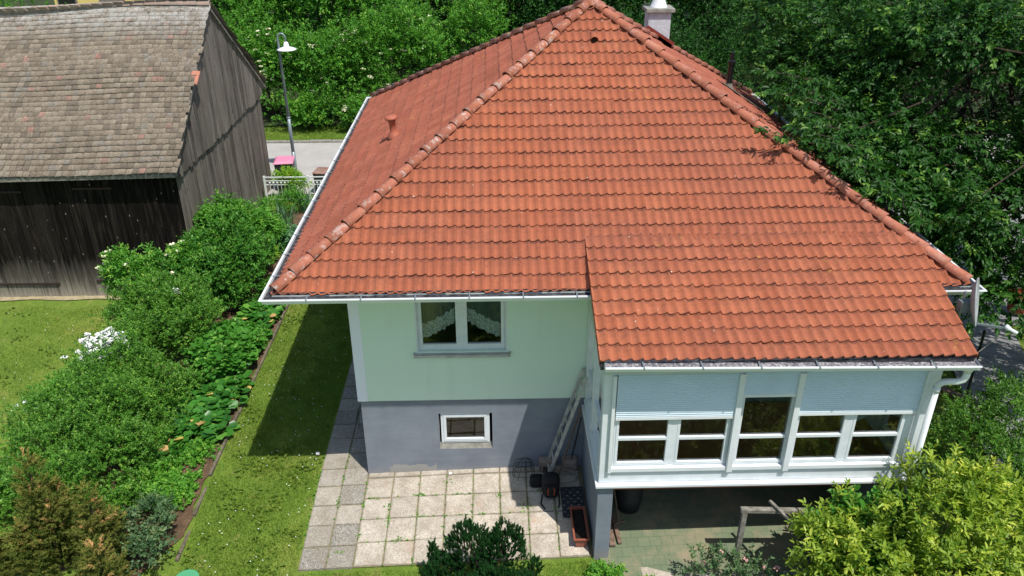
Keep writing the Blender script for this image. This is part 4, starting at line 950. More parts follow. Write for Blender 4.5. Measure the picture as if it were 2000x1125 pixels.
# hose loop
mb = MB(); pts = [(3.78+.2*math.cos(a), -.42+.16*math.sin(a), gzf(3.78, -.42)+.07+.004*i) for i, a in enumerate(np.linspace(0, 4*math.pi, 40))]; mb.tube(pts, .013, 8); tag(mb.build('garden_hose', MT['concrete'], smooth=True), 'grey hose coiled on the slabs below the corner poles', 'hose')
# backpack
bx, by = 3.46, -.74; bz = gzf(bx, by)+.045
bp = empty('backpack', (bx, by, bz), 'black backpack with orange zips standing on the slabs below the ladder', 'backpack')
def blob(c, r, seg=14, rings=10, pw=2.6, flat=None):
    mb = MB(); vs = []; c = Vector(c)
    for i in range(rings+1):
        ph = -math.pi/2+math.pi*i/rings
        for j in range(seg):
            th = 2*math.pi*j/seg; f = lambda v: math.copysign(abs(v)**(2/pw), v)
            vs.append((c.x+r[0]*f(math.cos(ph))*f(math.cos(th)), c.y+r[1]*f(math.cos(ph))*f(math.sin(th)), c.z+r[2]*f(math.sin(ph))))
    fs = [(i*seg+j, i*seg+(j+1) % seg, (i+1)*seg+(j+1) % seg, (i+1)*seg+j) for i in range(rings) for j in range(seg)]
    mb.add(vs, fs); return mb
blob((bx, by, bz+.24), (.17, .11, .25), pw=3.4).build('body', MT['black'], bp, smooth=True)
blob((bx, by-.11, bz+.17), (.13, .06, .14), pw=3.6).build('front_pocket', MT['black'], bp, smooth=True)
mb = MB()
for s_ in (-1, 1): mb.tube([(bx+s_*.055, by-.168, bz+.12), (bx+s_*.06, by-.172, bz+.24), (bx+s_*.04, by-.15, bz+.29)], .006, 6)
mb.build('zip', MT['orange'], bp)
for s_, l_ in ((-1, .16), (1, .13)):
    mb = MB(); mb.bar((bx+s_*.15, by-.05, bz+.05), (bx+s_*.17-.02, by-.26, bz+.008), .028, .006); mb.bar((bx+s_*.17-.02, by-.26, bz+.01), (bx+s_*.12, by-.24-l_, bz+.008), .028, .006); mb.build('strap', MT['black'], bp)
mb = MB(); mb.tube([(bx-.04, by+.02, bz+.48), (bx-.03, by-.02, bz+.54), (bx+.03, by-.02, bz+.54), (bx+.04, by+.02, bz+.48)], .01, 8); mb.build('handle', MT['black'], bp)
bb = blob((3.22, -.5, gzf(3.2, -.5)+.15), (.14, .09, .12), pw=4); tag(bb.build('shoulder_bag', MT['black'], smooth=True), 'small black shoulder bag left of the black backpack', 'bag')
# small tripod camera head
tp = empty('camera_tripod', (3.36, -.62, bz), 'black folded camera tripod between the shoulder bag and the backpack', 'tripod')
for a in (0, 2.1, 4.2): mb = MB(); mb.tube([(3.36+.07*math.cos(a), -.62+.05*math.sin(a), bz-.01), (3.36, -.6, bz+.42)], .012, 8); mb.build('leg', MT['blackmetal'], tp)
mb = MB(); mb.box((3.32, -.64, bz+.42), (3.41, -.56, bz+.5)); mb.tube([(3.365, -.64, bz+.46), (3.365, -.69, bz+.46)], .025, 10); mb.build('head', MT['blackmetal'], tp, bevel=.006)
# wire plant cage
wc = MB(); cx, cy = 2.98, -.25; z0 = gzf(cx, cy)+.05
for j in range(9):
    a = 2*math.pi*j/9; pts = []
    for i in range(8):
        f = i/7; rr = .21*(1-.25*f)*(math.cos(f*1.45)**.35 if f < 1 else .25); pts.append((cx+rr*math.cos(a)+.03*f, cy+rr*math.sin(a)*.8, z0+.42*f))
    wc.tube(pts, .005, 5)
for h, rr in ((.08, .21), (.2, .2), (.31, .17)): wc.tube([(cx+rr*math.cos(t_), cy+rr*.8*math.sin(t_), z0+h+.02*math.sin(3*t_)) for t_ in np.linspace(0, 2*math.pi, 22)], .005, 5)
tag(wc.build('wire_cage', MT['wire']), 'dark green wire plant cage standing by the blue grey plinth', 'plant cage')
# wire frame on left path in shade
wc = MB(); cx, cy = -.3, 1.6; z0 = .05
for j in range(6): a = j*1.05; wc.tube([(cx+.15*math.cos(a), cy+.3*math.sin(a), z0), (cx+.1*math.cos(a), cy+.2*math.sin(a), z0+.35), (cx, cy, z0+.45)], .005, 5)
tag(wc.build('wire_cage', MT['wire']), 'dark wire plant cage on the shaded side path', 'plant cage')
# black grid mat
mb = MB(); x0, x1, y0, y1 = 3.66, 4.06, -1.3, -.62
nx_, ny_ = 6, 9
for i in range(nx_+1): x = x0+(x1-x0)*i/nx_; mb.bar((x, y0, gzf(x, y0)+.062), (x, y1, gzf(x, y1)+.062), .022, .018)
for j in range(ny_+1): y = y0+(y1-y0)*j/ny_; mb.bar((x0, y, gzf(x0, y)+.061), (x1, y, gzf(x1, y)+.061), .03, .02)
for i in range(nx_):
    for j in range(ny_):
        if (i+j) % 2 == 0: a = x0+(x1-x0)*i/nx_; b = y0+(y1-y0)*j/ny_; mb.add([(a, b, gzf(a, b)+.06), (a+.067, b, gzf(a, b)+.06), (a+.067, b+.076, gzf(a, b)+.062), (a, b+.076, gzf(a, b)+.062)], [(0, 1, 2, 3)])
tag(mb.build('grid_mat', MT['rubber']), 'dark grey plastic grid mat lying behind the terracotta planter', 'mat')
# planter box
px0, px1, py0, py1 = 3.78, 4.03, -2.02, -1.22; zb = gzf(3.9, -1.7)+.05
pl = empty('planter', (3.9, -1.6, zb), 'long terracotta coloured planter with dry soil beside the grey corner column', 'planter')
mb = MB(); ti = .035; H = .2; vs = []
def rect(i, z): return [(px0+i, py0+i, z), (px1-i, py0+i, z), (px1-i, py1-i, z), (px0+i, py1-i, z)]
rings = [rect(.035, zb), rect(.012, zb+H-.03), rect(-.012, zb+H-.03), rect(-.012, zb+H), rect(.02, zb+H), rect(.022, zb+H-.06)]
vs = [p for r_ in rings for p in r_]; fs = [(3, 2, 1, 0)]
for q in range(5):
    for i in range(4): fs.append((q*4+i, q*4+(i+1) % 4, q*4+4+(i+1) % 4, q*4+4+i))
mb.add(vs, fs); mb.build('box', MT['planter'], pl, bevel=.004)
mb = MB()
n_ = 10
G = [[(px0+.024+(px1-px0-.048)*i/4, py0+.024+(py1-py0-.048)*j/n_, zb+H-.055+random.uniform(-.012, .015)) for i in range(5)] for j in range(n_+1)]
vs = [p for r_ in G for p in r_]; mb.add(vs, [(j*5+i, j*5+i+1, j*5+i+6, j*5+i+5) for j in range(n_) for i in range(4)]); mb.build('soil', MT['potsoil'], pl, smooth=True)
# paper and white block
mb = MB(); z = gzf(1.59, -.12)+.048; mb.add([(1.56, -.15, z), (1.62, -.13, z+.004), (1.61, -.07, z), (1.555, -.08, z+.005), (1.56, -.15, z+.006), (1.62, -.13, z+.010), (1.61, -.07, z+.006), (1.555, -.08, z+.011)], [(4, 5, 6, 7), (0, 1, 5, 4), (1, 2, 6, 5), (0, 4, 7, 3)])
tag(mb.build('paper_scrap', MT['paper']), 'white scrap of paper on the sunlit slabs by the wall', 'litter')
mb = MB(); mb.box((-1.13, .62, 0), (-1.06, .67, .05)); tag(mb.build('marker_stone', MT['paper'], bevel=.008), 'small white marker block at the lawn edge by the path', 'marker')
# green disc
mb = MB(); z = gzf(-2.7, -2.35)+.0; mb.lathe((-2.74, -2.36, z), [(0, .12), (.19, .12), (.205, .115), (.205, .09), (.17, .085), (.05, .08), (.04, 0)], 32); tag(mb.build('green_disc', MT['greenplastic'], smooth=False), 'round green disc top standing on the lawn at the bottom edge', 'garden disc')
# under the sunroom: barrel, planks, slab, frame
def gadd(o, label, cat, group=None): return tag(o, label, cat, group)
bt = empty('barrel', (4.85, -1.15, .1), 'dark round barrel in the shade under the sunroom', 'barrel')
mb = MB(); mb.lathe((4.85, -1.1, gzf(4.85, -1.1)+.03), [(.001, 0), (.2, 0), (.24, .3), (.24, .75), (.26, .77), (.25, .8), (.22, .8), (.22, .6), (.001, .6)], 22); mb.build('body', MT['darkbin'], bt, smooth=True)
for i, (a, b, w, lab) in enumerate([((4.45, -2.0, .06), (4.42, -1.0, .10), .1, 'short wooden plank lying at the foot of the corner column, outer one'), ((4.58, -1.95, .06), (4.5, -1.1, .12), .07, 'narrow brown timber lying beside the plank at the column foot')]):
    mb = MB(); mb.bar((a[0], a[1], gzf(a[0], a[1])+.07), (b[0], b[1], gzf(b[0], b[1])+.09), w, .05); gadd(mb.build('plank', MT['plankwood'], bevel=.006), lab, 'plank')
mb = MB(); mb.tube([(4.42, -.9, 1.35), (4.62, -1.55, .14)], .013, 6); mb.bar((4.52, -1.58, .13), (4.74, -1.5, .13), .02, .03); gadd(mb.build('rake', MT['plankwood']), 'thin wooden handled rake leaning under the sunroom beside the column', 'rake')
mb = MB(); z = gzf(5, -2.6); mb.box((4.86, -2.95, z-.02), (5.36, -2.42, z+.045)); 
so_ = mb.build('stepping_slab', MT['slab'], bevel=.008); gadd(so_, 'single pale square slab in front of the covered green floor', 'paving slab')
mb = MB(); y = -2.66
for x0, x1 in ((5.55, 6.5), (6.5, 7.5), (7.5, 8.5)): z = gzf(x0, y); mb.box((x0+.01, y-.03, z-.05), (x1, y+.04, z+.07))
gadd(mb.build('bed_edging', MT['concrete'], bevel=.008), 'grey concrete edging between the covered floor and rose bed', 'edging')
cf = empty('clothes_frame', (6.5, -2.45, 0), 'weathered timber post frame with crossbar in front of the covered area', 'timber frame')
mb = MB(); mb.bar((6.45, -2.42, gzf(6.5, -2.4)-.05), (6.47, -2.40, 1.14), .085, .085, up=(0, 1, 0)); mb.build('post', MT['weatherwood'], cf, bevel=.008)
mb = MB(); mb.bar((6.40, -2.40, 1.18), (8.6, -2.46, 1.12), .09, .07); mb.build('crossbar', MT['weatherwood'], cf, bevel=.008)
mb = MB(); mb.bar((8.5, -2.46, -.1), (8.5, -2.46, 1.1), .085, .085, up=(0, 1, 0)); mb.build('post', MT['weatherwood'], cf, bevel=.008)
mb = MB(); mb.bar((6.90, -2.28, 1.245), (7.13, -2.78, 1.215), .05, .045); mb.build('peg_arm', MT['weatherwood'], cf, bevel=.006)
# right side
mb = MB(); mb.bar((11.9, 2.5, .3), (12.8, 1.2, .28), .2, .12); gadd(mb.build('timber_beam', MT['plankwood'], bevel=.012), 'weathered timber beam lying on the lawn right of the downpipe', 'timber')
mb = MB(); mb.tube([(12.35, 1.5, .1), (12.3, 1.5, 2.1)], .028, 8); mb.lathe((12.3, 1.5, 2.1), [(.03, 0), (.035, .02), (0, .04)], 8); gadd(mb.build('black_post', MT['blackmetal']), 'thin black post on the lawn behind the sunroom gutter end', 'post')
for i, (x, y, s_) in enumerate([(15.9, 5.6, .3), (16.2, 4.7, .3), (15.3, 2.9, .26)]):
    mb = MB(); z = .3; mb.lathe((x, y, z-.05), [(.001, 0), (s_*.7, 0), (s_, .42), (s_+.03, .44), (s_+.03, .5), (s_-.02, .5), (s_-.04, .4), (.001, .38)], 18)
    gadd(mb.build('clay_pot', MT['orangeclay'], smooth=False), ['large terracotta pot under the cherry tree, farthest back', 'large terracotta pot under the cherry tree, middle one', 'smaller terracotta pot under the cherry tree, nearest the camera'][i], 'pot', 'terracotta pots under the cherry tree')

# ================================================================= VEGETATION
UP = np.array([0, 0, 1.0])
def norm(a): return a/np.maximum(np.linalg.norm(a, axis=-1, keepdims=True), 1e-9)
def leaves_mesh(name, P, D, N, L, Wd, T, mat, parent, fold=.25, curl=.15, kind=None, shape='oval'):
    """P base (n,3), D leaf direction, N normal, L length (n,), Wd width"""
    n = len(P); D = norm(D); Sx = norm(np.cross(D, N)); N = norm(np.cross(Sx, D)); L = L[:, None]; Wd = Wd[:, None]
    if shape == 'oval': tpl = [(0, 0, 0), (.5, .32, 1), (.42, .72, .8), (0, 1, 0), (-.42, .72, .8), (-.5, .32, 1)]
    elif shape == 'round': tpl = [(0, 0, 0), (.5, .25, 1), (.5, .75, 1), (0, 1, .2), (-.5, .75, 1), (-.5, .25, 1)]
    else: tpl = [(0, 0, 0), (.5, .15, 1), (.3, .7, .5), (0, 1, 0), (-.3, .7, .5), (-.5, .15, 1)]
    V = np.empty((n, 6, 3))
    for i, (a, b, h) in enumerate(tpl): V[:, i] = P+Sx*(a*Wd)+D*(b*L)+N*(h*fold*Wd*.5)-N*(curl*L*b*b)
    base = (np.arange(n)*6)[:, None]
    F = np.stack([base+np.array([[0, 1, 2, 3]]), base+np.array([[0, 3, 4, 5]])], 1).reshape(-1, 4)
    return npmesh(name, V.reshape(-1, 3), F, mat, parent, False, {'tone': np.repeat(T, 2)}, kind=kind)
def lump_points(lumps, n, rng, shell=.55, noise=.22):
    W_ = np.array([(l[3]*l[4]*l[5])**(2/3) for l in lumps]); idx = rng.choice(len(lumps), n, p=W_/W_.sum())
    A = np.array([l[:6] for l in lumps])[idx]; d = norm(rng.normal(size=(n, 3))); d[:, 2] = np.where(d[:, 2] < -.35, -d[:, 2], d[:, 2])
    r = shell+(1-shell)*rng.random(n)**.6
    ph = rng.random(6)*6
    nz = 1+noise*(np.sin(d[:, 0]*5+ph[0]+idx)*np.sin(d[:, 1]*4.3+ph[1])+.6*np.sin(d[:, 2]*7+ph[2]+d[:, 0]*6)+.5*np.sin(d[:, 1]*11+ph[3])*np.sin(d[:, 0]*10+idx))
    P = A[:, :3]+d*A[:, 3:6]*(r*nz)[:, None]
    return P, d
def shoots(P, D, K, S, leaf, rng, droop=.2, spread=.95, wr=.42, lvar=.25, up=.5, tipfan=False):
    n = len(P); D = norm(D); k_ = np.arange(K); t = (.12+.88*(k_+.5)/K)
    ref = norm(np.cross(D, rng.normal(size=(n, 3)))); ref2 = np.cross(D, ref)
    ang = (k_*2.4)[None]+rng.random((n, 1))*6.28+rng.normal(0, .3, (n, K))
    rad_ = ref[:, None]*np.cos(ang)[..., None]+ref2[:, None]*np.sin(ang)[..., None]
    sp = spread*(1-.45*t)[None, :, None]*(1+rng.normal(0, .15, (n, K, 1)))
    Sx = S*(1+rng.normal(0, .2, (n, 1)))
    PP = P[:, None]+D[:, None]*(t[None]*Sx)[..., None]-UP*(droop*.5*(t[None]**2)*Sx)[..., None]
    LD = norm(D[:, None]*np.cos(sp)+rad_*np.sin(sp)-UP*droop)
    N = norm(UP*up+D[:, None]*.25+rng.normal(0, .28, (n, K, 3))+0*LD)
    LL = leaf*(1+rng.normal(0, lvar, (n, K)))*(.75+.4*np.sin(np.pi*t))[None]
    LL = np.clip(LL, leaf*.35, leaf*1.6)
    sh = rng.random((n, 1)); T = np.clip(.6*sh**1.6+.36*rng.random((n, K))+.18*(t[None]-.3)+.02, 0, 1)
    return PP.reshape(-1, 3), LD.reshape(-1, 3), N.reshape(-1, 3), LL.ravel(), (LL*wr).ravel(), T.ravel()
def plant(name, label, cat, base, lumps, mat, n=1500, K=7, S=.22, leaf=.05, wr=.5, seed=1, group=None, droop=.15, spread=.95, outw=.7, upw=.5, shell=.5, noise=.22, stems=6, stemr=.02, up=.6, shape='oval', curl=.12, tonebias=0, fill=True, crown='foliage', barkmat='twig', lvar=.25, trunk=None, stemname='stems'):
    rng = np.random.default_rng(seed); t = empty(name, base, label, cat, group)
    P, d = lump_points(lumps, n, rng, shell, noise); D = norm(d*outw+UP*upw+rng.normal(0, .35, (n, 3)))
    P = P-D*S*.5
    gnd = gz(P[:, 0], P[:, 1])+.03; P[:, 2] = np.maximum(P[:, 2], gnd)
    a = shoots(P, D, K, S, leaf, rng, droop, spread, wr, lvar, up); T = np.clip(a[5]+tonebias, 0, 1)
    leaves_mesh(crown, a[0], a[1], a[2], a[3], a[4], T, MT[mat], t, shape=shape, curl=curl)
    mb = MB(); b = Vector(base)
    if trunk:
        for pts, rs in trunk: mb.tube(pts, rs, 10)
        mb.build('trunk', MT['bark'], t, smooth=True); mb = MB()
    tips = []
    sel = rng.choice(n, min(n, stems), replace=False)
    for i in sel:
        e = Vector(P[i]); st = Vector((b.x+random.uniform(-.1, .1)*lumps[0][3], b.y+random.uniform(-.1, .1)*lumps[0][4], b.z))
        if trunk: st = Vector(trunk[random.randrange(len(trunk))][0][-1])
        m = st.lerp(e, .5)+Vector((random.uniform(-.1, .1), random.uniform(-.1, .1), .12))*(e-st).length; mb.tube([st, m, e], [stemr, stemr*.6, stemr*.25], 5, cap=False)
    if stems: mb.build(stemname, MT[barkmat], t)
    return t, P, D
def heads(name, parent, pts, r, mat, rng, petals=14, flat=.35, psize=.35):
    """flower heads: discs of small petals"""
    if 1 < len(pts) <= 60:
        for c in pts: o = heads(name, parent, [c], r, mat, rng, petals, flat, psize)
        return o
    PP = []; DD = []; NN = []; LL = []
    for c in pts:
        c = np.array(c); d = norm(rng.normal(size=(petals, 3))); q = c+d*np.array([r, r, r*flat])*rng.random((petals, 1))**.5
        PP.append(q); dd = norm(rng.normal(size=(petals, 3))*np.array([1, 1, .3])); DD.append(dd); NN.append(norm(UP+rng.normal(0, .3, (petals, 3)))); LL.append(np.full(petals, r*psize*2)*(1+rng.normal(0, .15, petals)))
    PP = np.concatenate(PP); DD = np.concatenate(DD); NN = np.concatenate(NN); LL = np.concatenate(LL)
    return leaves_mesh(name, PP-DD*(LL*.5)[:, None], DD, NN, LL, LL*.9, rng.random(len(PP)), MT[mat], parent, shape='round', fold=.1, curl=.05)

# ---- left garden
t, P, D = plant('garden_shrub', 'tall rounded dark green shrub between the barn corner and the roof', 'shrub', (-4.7, 7.7, 0), [(-4.8, 7.6, 1.0, 1.1, 1.2, 1.0, 1), (-5.25, 6.7, .9, 1.0, 1.0, 1.0, 1), (-4.35, 8.5, .7, .7, .8, .7, 1), (-4.6, 6.8, .5, .8, .7, .6, 1)], 'lf_shrub', 3400, 8, .26, .072, .5, 21, stems=12)
t, P, D = plant('elder_shrub', 'tall light green shrub with toothed leaves against the barn side wall', 'shrub', (-5.05, 9.0, 0), [(-5.0, 8.9, 1.55, .62, .7, .75, 1), (-4.6, 9.6, 1.1, .7, .8, .6, 1), (-5.1, 8.3, 1.7, .5, .5, .6, 1), (-4.4, 10.2, .7, .6, .7, .5, 1)], 'lf_elder', 1500, 8, .3, .1, .36, 22, droop=.3, stems=10)
t, P, D = plant('elder_shrub', 'light green elder with cream flower heads in front of the dark barn boards', 'shrub', (-6.7, 6.4, 0), [(-6.55, 6.3, 1.1, .8, .7, .75, 1), (-6.9, 6.2, 1.5, .45, .4, .45, 1), (-6.1, 5.9, .8, .6, .6, .6, 1)], 'lf_elder', 1000, 8, .28, .085, .42, 23, stems=10, tonebias=.08)
rg = np.random.default_rng(5)
heads('flower_head', t, [(-7.25+random.uniform(-.15, .15), 6.15+random.uniform(-.2, .2), 1.75+random.uniform(-.3, .2)) for _ in range(7)]+[(-5.9, 5.8, 1.4), (-5.6, 6.1, 1.4), (-6.6, 5.9, 1.75)], .075, 'petal_cream', rg, 26)
t, P, D = plant('elder_shrub', 'small elder with four cream flower heads in the middle of the green shrubs', 'shrub', (-5.35, 6.9, 0), [(-5.45, 6.7, 1.55, .4, .35, .3, 1)], 'lf_elder', 220, 7, .24, .085, .42, 24, stems=6, tonebias=.12)
heads('flower_head', t, [(-5.72, 6.75, 1.9), (-5.5, 6.85, 1.93), (-5.5, 6.55, 1.82), (-5.8, 6.45, 1.75)], .07, 'petal_cream', rg, 26)
plant('privet_bush', 'dense small leaved privet bush behind the white flowers, nearest the barn', 'bush', (-5.6, 5.0, 0), [(-6.1, 5.2, .6, .9, .8, .85, 1), (-5.2, 4.9, .9, .85, .9, 1.0, 1), (-4.7, 4.3, .7, .7, .8, .9, 1), (-5.5, 4.0, .6, .7, .7, .8, 1)], 'lf_privet', 4600, 9, .18, .046, .5, 25, group='privet bushes along the lawn', stems=10, noise=.32)
plant('privet_bush', 'wide dense small leaved privet bush left of the round leaved bed plants', 'bush', (-5.6, 1.6, 0), [(-5.35, 2.2, .75, .95, .8, 1.05, 1), (-6.1, 1.4, .55, .9, .8, .8, 1), (-5.1, .9, .8, .85, .75, 1.05, 1), (-4.7, -.1, .6, .7, .7, .9, 1), (-6.0, .1, .6, .9, .8, .8, 1), (-5.5, -1.0, .5, .8, .6, .8, 1), (-4.6, 1.9, .45, .6, .8, .75, 1), (-6.6, -1.0, .4, .8, .7, .6, 1), (-4.5, .9, .2, .45, .7, .4, 1), (-4.35, 2.8, .25, .4, .6, .4, 1), (-4.4, -.9, .2, .5, .5, .4, 1)], 'lf_privet', 10500, 9, .18, .044, .5, 26, group='privet bushes along the lawn', stems=12, noise=.34)
plant('leafy_plants', 'loose light green perennials with long leaves at the left lawn edge', 'plant', (-6.9, 2.5, 0), [(-6.9, 2.4, .3, .5, .7, .45, 1), (-6.5, 3.2, .35, .5, .5, .5, 1)], 'lf_elder', 260, 7, .3, .12, .25, 27, stems=5, droop=.5)
t = empty('white_flowers', (-5.95, 3.1, .9), 'clump of bright white blossoms between the two privet bushes', 'flowers')
pts_ = [(-6.0+random.gauss(0, .24), 2.9+random.gauss(0, .24), 1.15+random.uniform(-.12, .3)) for _ in range(110)]
heads('blossoms', t, pts_, .065, 'petal_white', rg, 12, .8, .5)
a = shoots(np.array(pts_)-[0, 0, .25], np.tile(UP, (110, 1)), 6, .25, .08, rg); leaves_mesh('foliage', *a[:5], a[5], MT['lf_elder'], t)
mb = MB(); [mb.tube([(-5.95, 3.1, 0), (p[0], p[1], p[2])], .008, 5) for p in pts_[:14]]; mb.build('stems', MT['lf_iris'], t)
for i, (c, n_, lab) in enumerate([((-6.3, 7.2, .9), 5, 'few small white blossoms in front of the barn boards near the corner'), ((-5.1, 4.9, 1.55), 7, 'thin spray of white blossoms on top of the privet'), ((-7.25, 1.7, .6), 4, 'small white blossoms at the far left lawn edge')]):
    t = empty('white_flowers', c, lab, 'flowers'); heads('blossoms', t, [(c[0]+random.gauss(0, .13), c[1]+random.gauss(0, .1), c[2]+random.gauss(0, .05)) for _ in range(n_)], .05, 'petal_white', rg, 12, .6, .5)
    MB().tube([(c[0], c[1], max(0, c[2]-.5)), (c[0]+.05, c[1], c[2])], .008, 5).build('stems', MT['lf_iris'], t)
plant('hydrangea', 'hydrangea bush with broad bright green leaves and pale buds beside the lawn', 'bush', (-3.85, 3.9, 0), [(-3.8, 3.95, .42, .68, .95, .44, 1)], 'lf_hyd', 680, 6, .16, .12, .68, 28, stems=5, droop=.25, shape='round', shell=.7, noise=.1, up=.9)
def bergenia(x0, x1, y0, y1, n_, lab, seed, nyel):
    rng = np.random.default_rng(seed); t = empty('bergenia', ((x0+x1)/2, (y0+y1)/2, 0), lab, 'plant', 'round leaved plants in the garden bed')
    C = np.stack([rng.uniform(x0, x1, n_), rng.uniform(y0, y1, n_), np.zeros(n_)], 1); C[:, 2] = gz(C[:, 0], C[:, 1])
    K = 7; an = rng.random((n_, K))*6.28; el = rng.uniform(.25, 1.2, (n_, K)); LD = np.stack([np.cos(an)*np.cos(el*.6), np.sin(an)*np.cos(el*.6), np.sin(el)*.5], -1)
    P = C[:, None]+LD*.1+UP*(.06+.14*rng.random((n_, K, 1))); L = .19*(1+rng.normal(0, .2, (n_, K)))
    f = lambda a_: a_.reshape(-1, *a_.shape[2:])
    leaves_mesh('foliage', f(P), f(LD), f(norm(UP+rng.normal(0, .25, P.shape))), f(L), f(L)*.75, rng.random(n_*K), MT['lf_berg'], t, shape='round', fold=.15, curl=.2)
    q = rng.choice(n_*K, nyel, replace=False); leaves_mesh('turned_leaves', f(P)[q]+[.02, -.02, .05], f(LD)[q], norm(UP+rng.normal(0, .2, (nyel, 3))), f(L)[q], f(L)[q]*.8, rng.random(nyel), MT['lf_autumn'], t, shape='round', fold=.1, curl=.3)
bergenia(-4.45, -3.16, 1.2, 3.2, 95, 'broad patch of round glossy leaves with some yellow and red ones', 31, 11)
bergenia(-4.4, -3.9, .6, 1.3, 14, 'few round leaved plants with pale dead leaves at the patch end', 32, 5)
bergenia(-4.05, -3.2, 5.0, 7.1, 50, 'round leaved plants with one yellow cluster by the roof corner', 33, 7)
plant('ground_cover', 'low mat of small light green leaves in front of the round leaved plants', 'ground cover', (-3.9, .2, 0), [(-4.1, .4, .02, .6, .65, .16, 1), (-3.8, -.4, .02, .55, .6, .14, 1), (-3.45, .8, .02, .3, .55, .12, 1), (-3.4, -.3, 0, .25, .5, .08, 1)], 'lf_gc', 1500, 6, .1, .05, .6, 34, stems=0, shape='round', shell=.1, upw=1)
bpy.data.objects['ground_cover']['kind'] = 'stuff'
t, P, D = plant('rose_bush', 'bluish green rose bush behind the brown conifer tips', 'bush', (-3.55, -1.6, 0), [(-3.6, -1.5, .3, .45, .6, .35, 1), (-3.4, -2.1, .3, .35, .4, .3, 1)], 'lf_rose', 420, 7, .2, .05, .55, 35, stems=8)
# brown-tipped conifers
def conifer(x, y, h, r, lab, seed):
    rng = np.random.default_rng(seed); n_ = int(520*h*r/.5); z0 = gzf(x, y); t = empty('conifer', (x, y, z0), lab, 'conifer', 'browning conifers at the lower left')
    ns = 9; sx = rng.normal(0, r*.45, ns); sy = rng.normal(0, r*.4, ns); sx[0] = sy[0] = 0; hh = h*np.clip(1-.9*np.hypot(sx, sy)/r*rng.uniform(.6, 1.1, ns), .3, 1); w_ = rng.uniform(.3, .5, ns)*r
    k_ = rng.integers(0, ns, n_); f = rng.random(n_)**.8; an = rng.random(n_)*6.28; rr = w_[k_]*(1-f)**.7*(.45+.75*rng.random(n_))+.02
    P = np.stack([x+sx[k_]*(.5+.5*f)+np.cos(an)*rr, y+sy[k_]*(.5+.5*f)+np.sin(an)*rr, z0+.05+f*hh[k_]], 1); D = norm(np.stack([np.cos(an), np.sin(an), np.full(n_, 1.1)], 1)+rng.normal(0, .3, (n_, 3)))
    a = shoots(P, D, 20, .2, .05, rng, .1, .75, .3, .25, .3)
    pat = np.repeat(rng.random(n_)**2.2*.75+.3*f**2, 20); T = np.clip(a[5]*.45+pat*.66, 0, 1)
    leaves_mesh('foliage', a[0], a[1], a[2], a[3], a[4], T, MT['lf_thuja'], t, shape='blade', curl=.08)
    mb = MB()
    mb.tube([(x, y, z0-.05), (x, y, z0+h*.9)], [.05, .012], 8); mb.build('trunk', MT['bark'], t)
conifer(-4.95, -2.0, 2.3, .62, 'tallest browning conifer with orange tips, leftmost at the bottom', 41)
conifer(-4.1, -2.1, 1.75, .48, 'slim browning conifer with orange tips, right of the tallest one', 42)
conifer(-3.75, -2.85, 1.35, .5, 'low bushy browning conifer at the bottom edge beside the lawn', 43)
conifer(-5.9, -2.4, 1.2, .5, 'low browning conifer at the left picture edge', 44)
# upper bed
def iris(x, y, n_, h, lab, seed):
    rng = np.random.default_rng(seed); t = empty('iris_clump', (x, y, 0), lab, 'plant', 'iris clumps by the fence'); an = rng.random(n_)*6.28; tl = rng.uniform(.1, .65, n_)
    D = np.stack([np.cos(an)*np.sin(tl), np.sin(an)*np.sin(tl), np.cos(tl)], 1); P = np.stack([x+rng.normal(0, .12, n_), y+rng.normal(0, .12, n_), np.zeros(n_)+.02], 1); N = np.cross(D, rng.normal(size=(n_, 3)))
    L = h*(1+rng.normal(0, .15, n_)); leaves_mesh('leaves', P, D, N, L, np.full(n_, .045), rng.random(n_), MT['lf_iris'], t, shape='blade', fold=.1, curl=.15)
iris(-4.35, 12.3, 46, .75, 'grey green iris clump with sword leaves in front of the leafy shrub', 51)
iris(-3.95, 13.5, 36, .75, 'grey green iris clump nearest the roof gutter and fence', 52)
iris(-5.05, 12.2, 26, .6, 'small iris clump at the foot of the barn side wall', 53)
plant('leafy_shrub', 'light green feathery leaved plant between barn and iris clumps', 'plant', (-4.9, 13.0, 0), [(-4.9, 13.1, .3, .55, .5, .4, 1), (-4.3, 13.6, .4, .5, .4, .4, 1)], 'lf_elder', 600, 7, .2, .06, .35, 54, stems=6)
plant('leafy_shrub', 'yellow green bush growing behind and over the white fence', 'bush', (-4.6, 14.8, 0), [(-4.7, 14.8, .75, .5, .3, .35, 1), (-4.3, 14.6, .6, .4, .3, .3, 1)], 'lf_yel', 380, 7, .22, .08, .35, 55, stems=8)
plant('leafy_shrub', 'pale spotted leaf plant beside the bare soil near the roof edge', 'plant', (-3.85, 10.6, 0), [(-3.85, 10.6, .12, .42, .4, .28, 1), (-3.8, 11.4, .1, .3, .3, .2, 1)], 'lf_iris', 380, 6, .16, .09, .5, 56, stems=4)
plant('leafy_shrub', 'lime yellow leaved plant at the edge of the dark shrub, upper one', 'plant', (-4.45, 11.0, 0), [(-4.5, 11.1, .3, .35, .4, .35, 1)], 'lf_yel', 240, 7, .2, .08, .35, 57, stems=4)
plant('leafy_shrub', 'lime yellow leaved plant at the edge of the bare soil, lower one', 'plant', (-4.2, 9.7, 0), [(-4.15, 9.6, .25, .2, .3, .25, 1)], 'lf_yel', 130, 7, .2, .085, .35, 58, stems=4)
plant('low_plant', 'small green perennial on the bare soil in front of the dark shrub', 'plant', (-3.75, 7.6, 0), [(-3.8, 7.9, .05, .3, .45, .2, 1), (-3.7, 7.0, .03, .3, .3, .15, 1)], 'lf_shrub', 300, 6, .13, .06, .5, 59, stems=4)
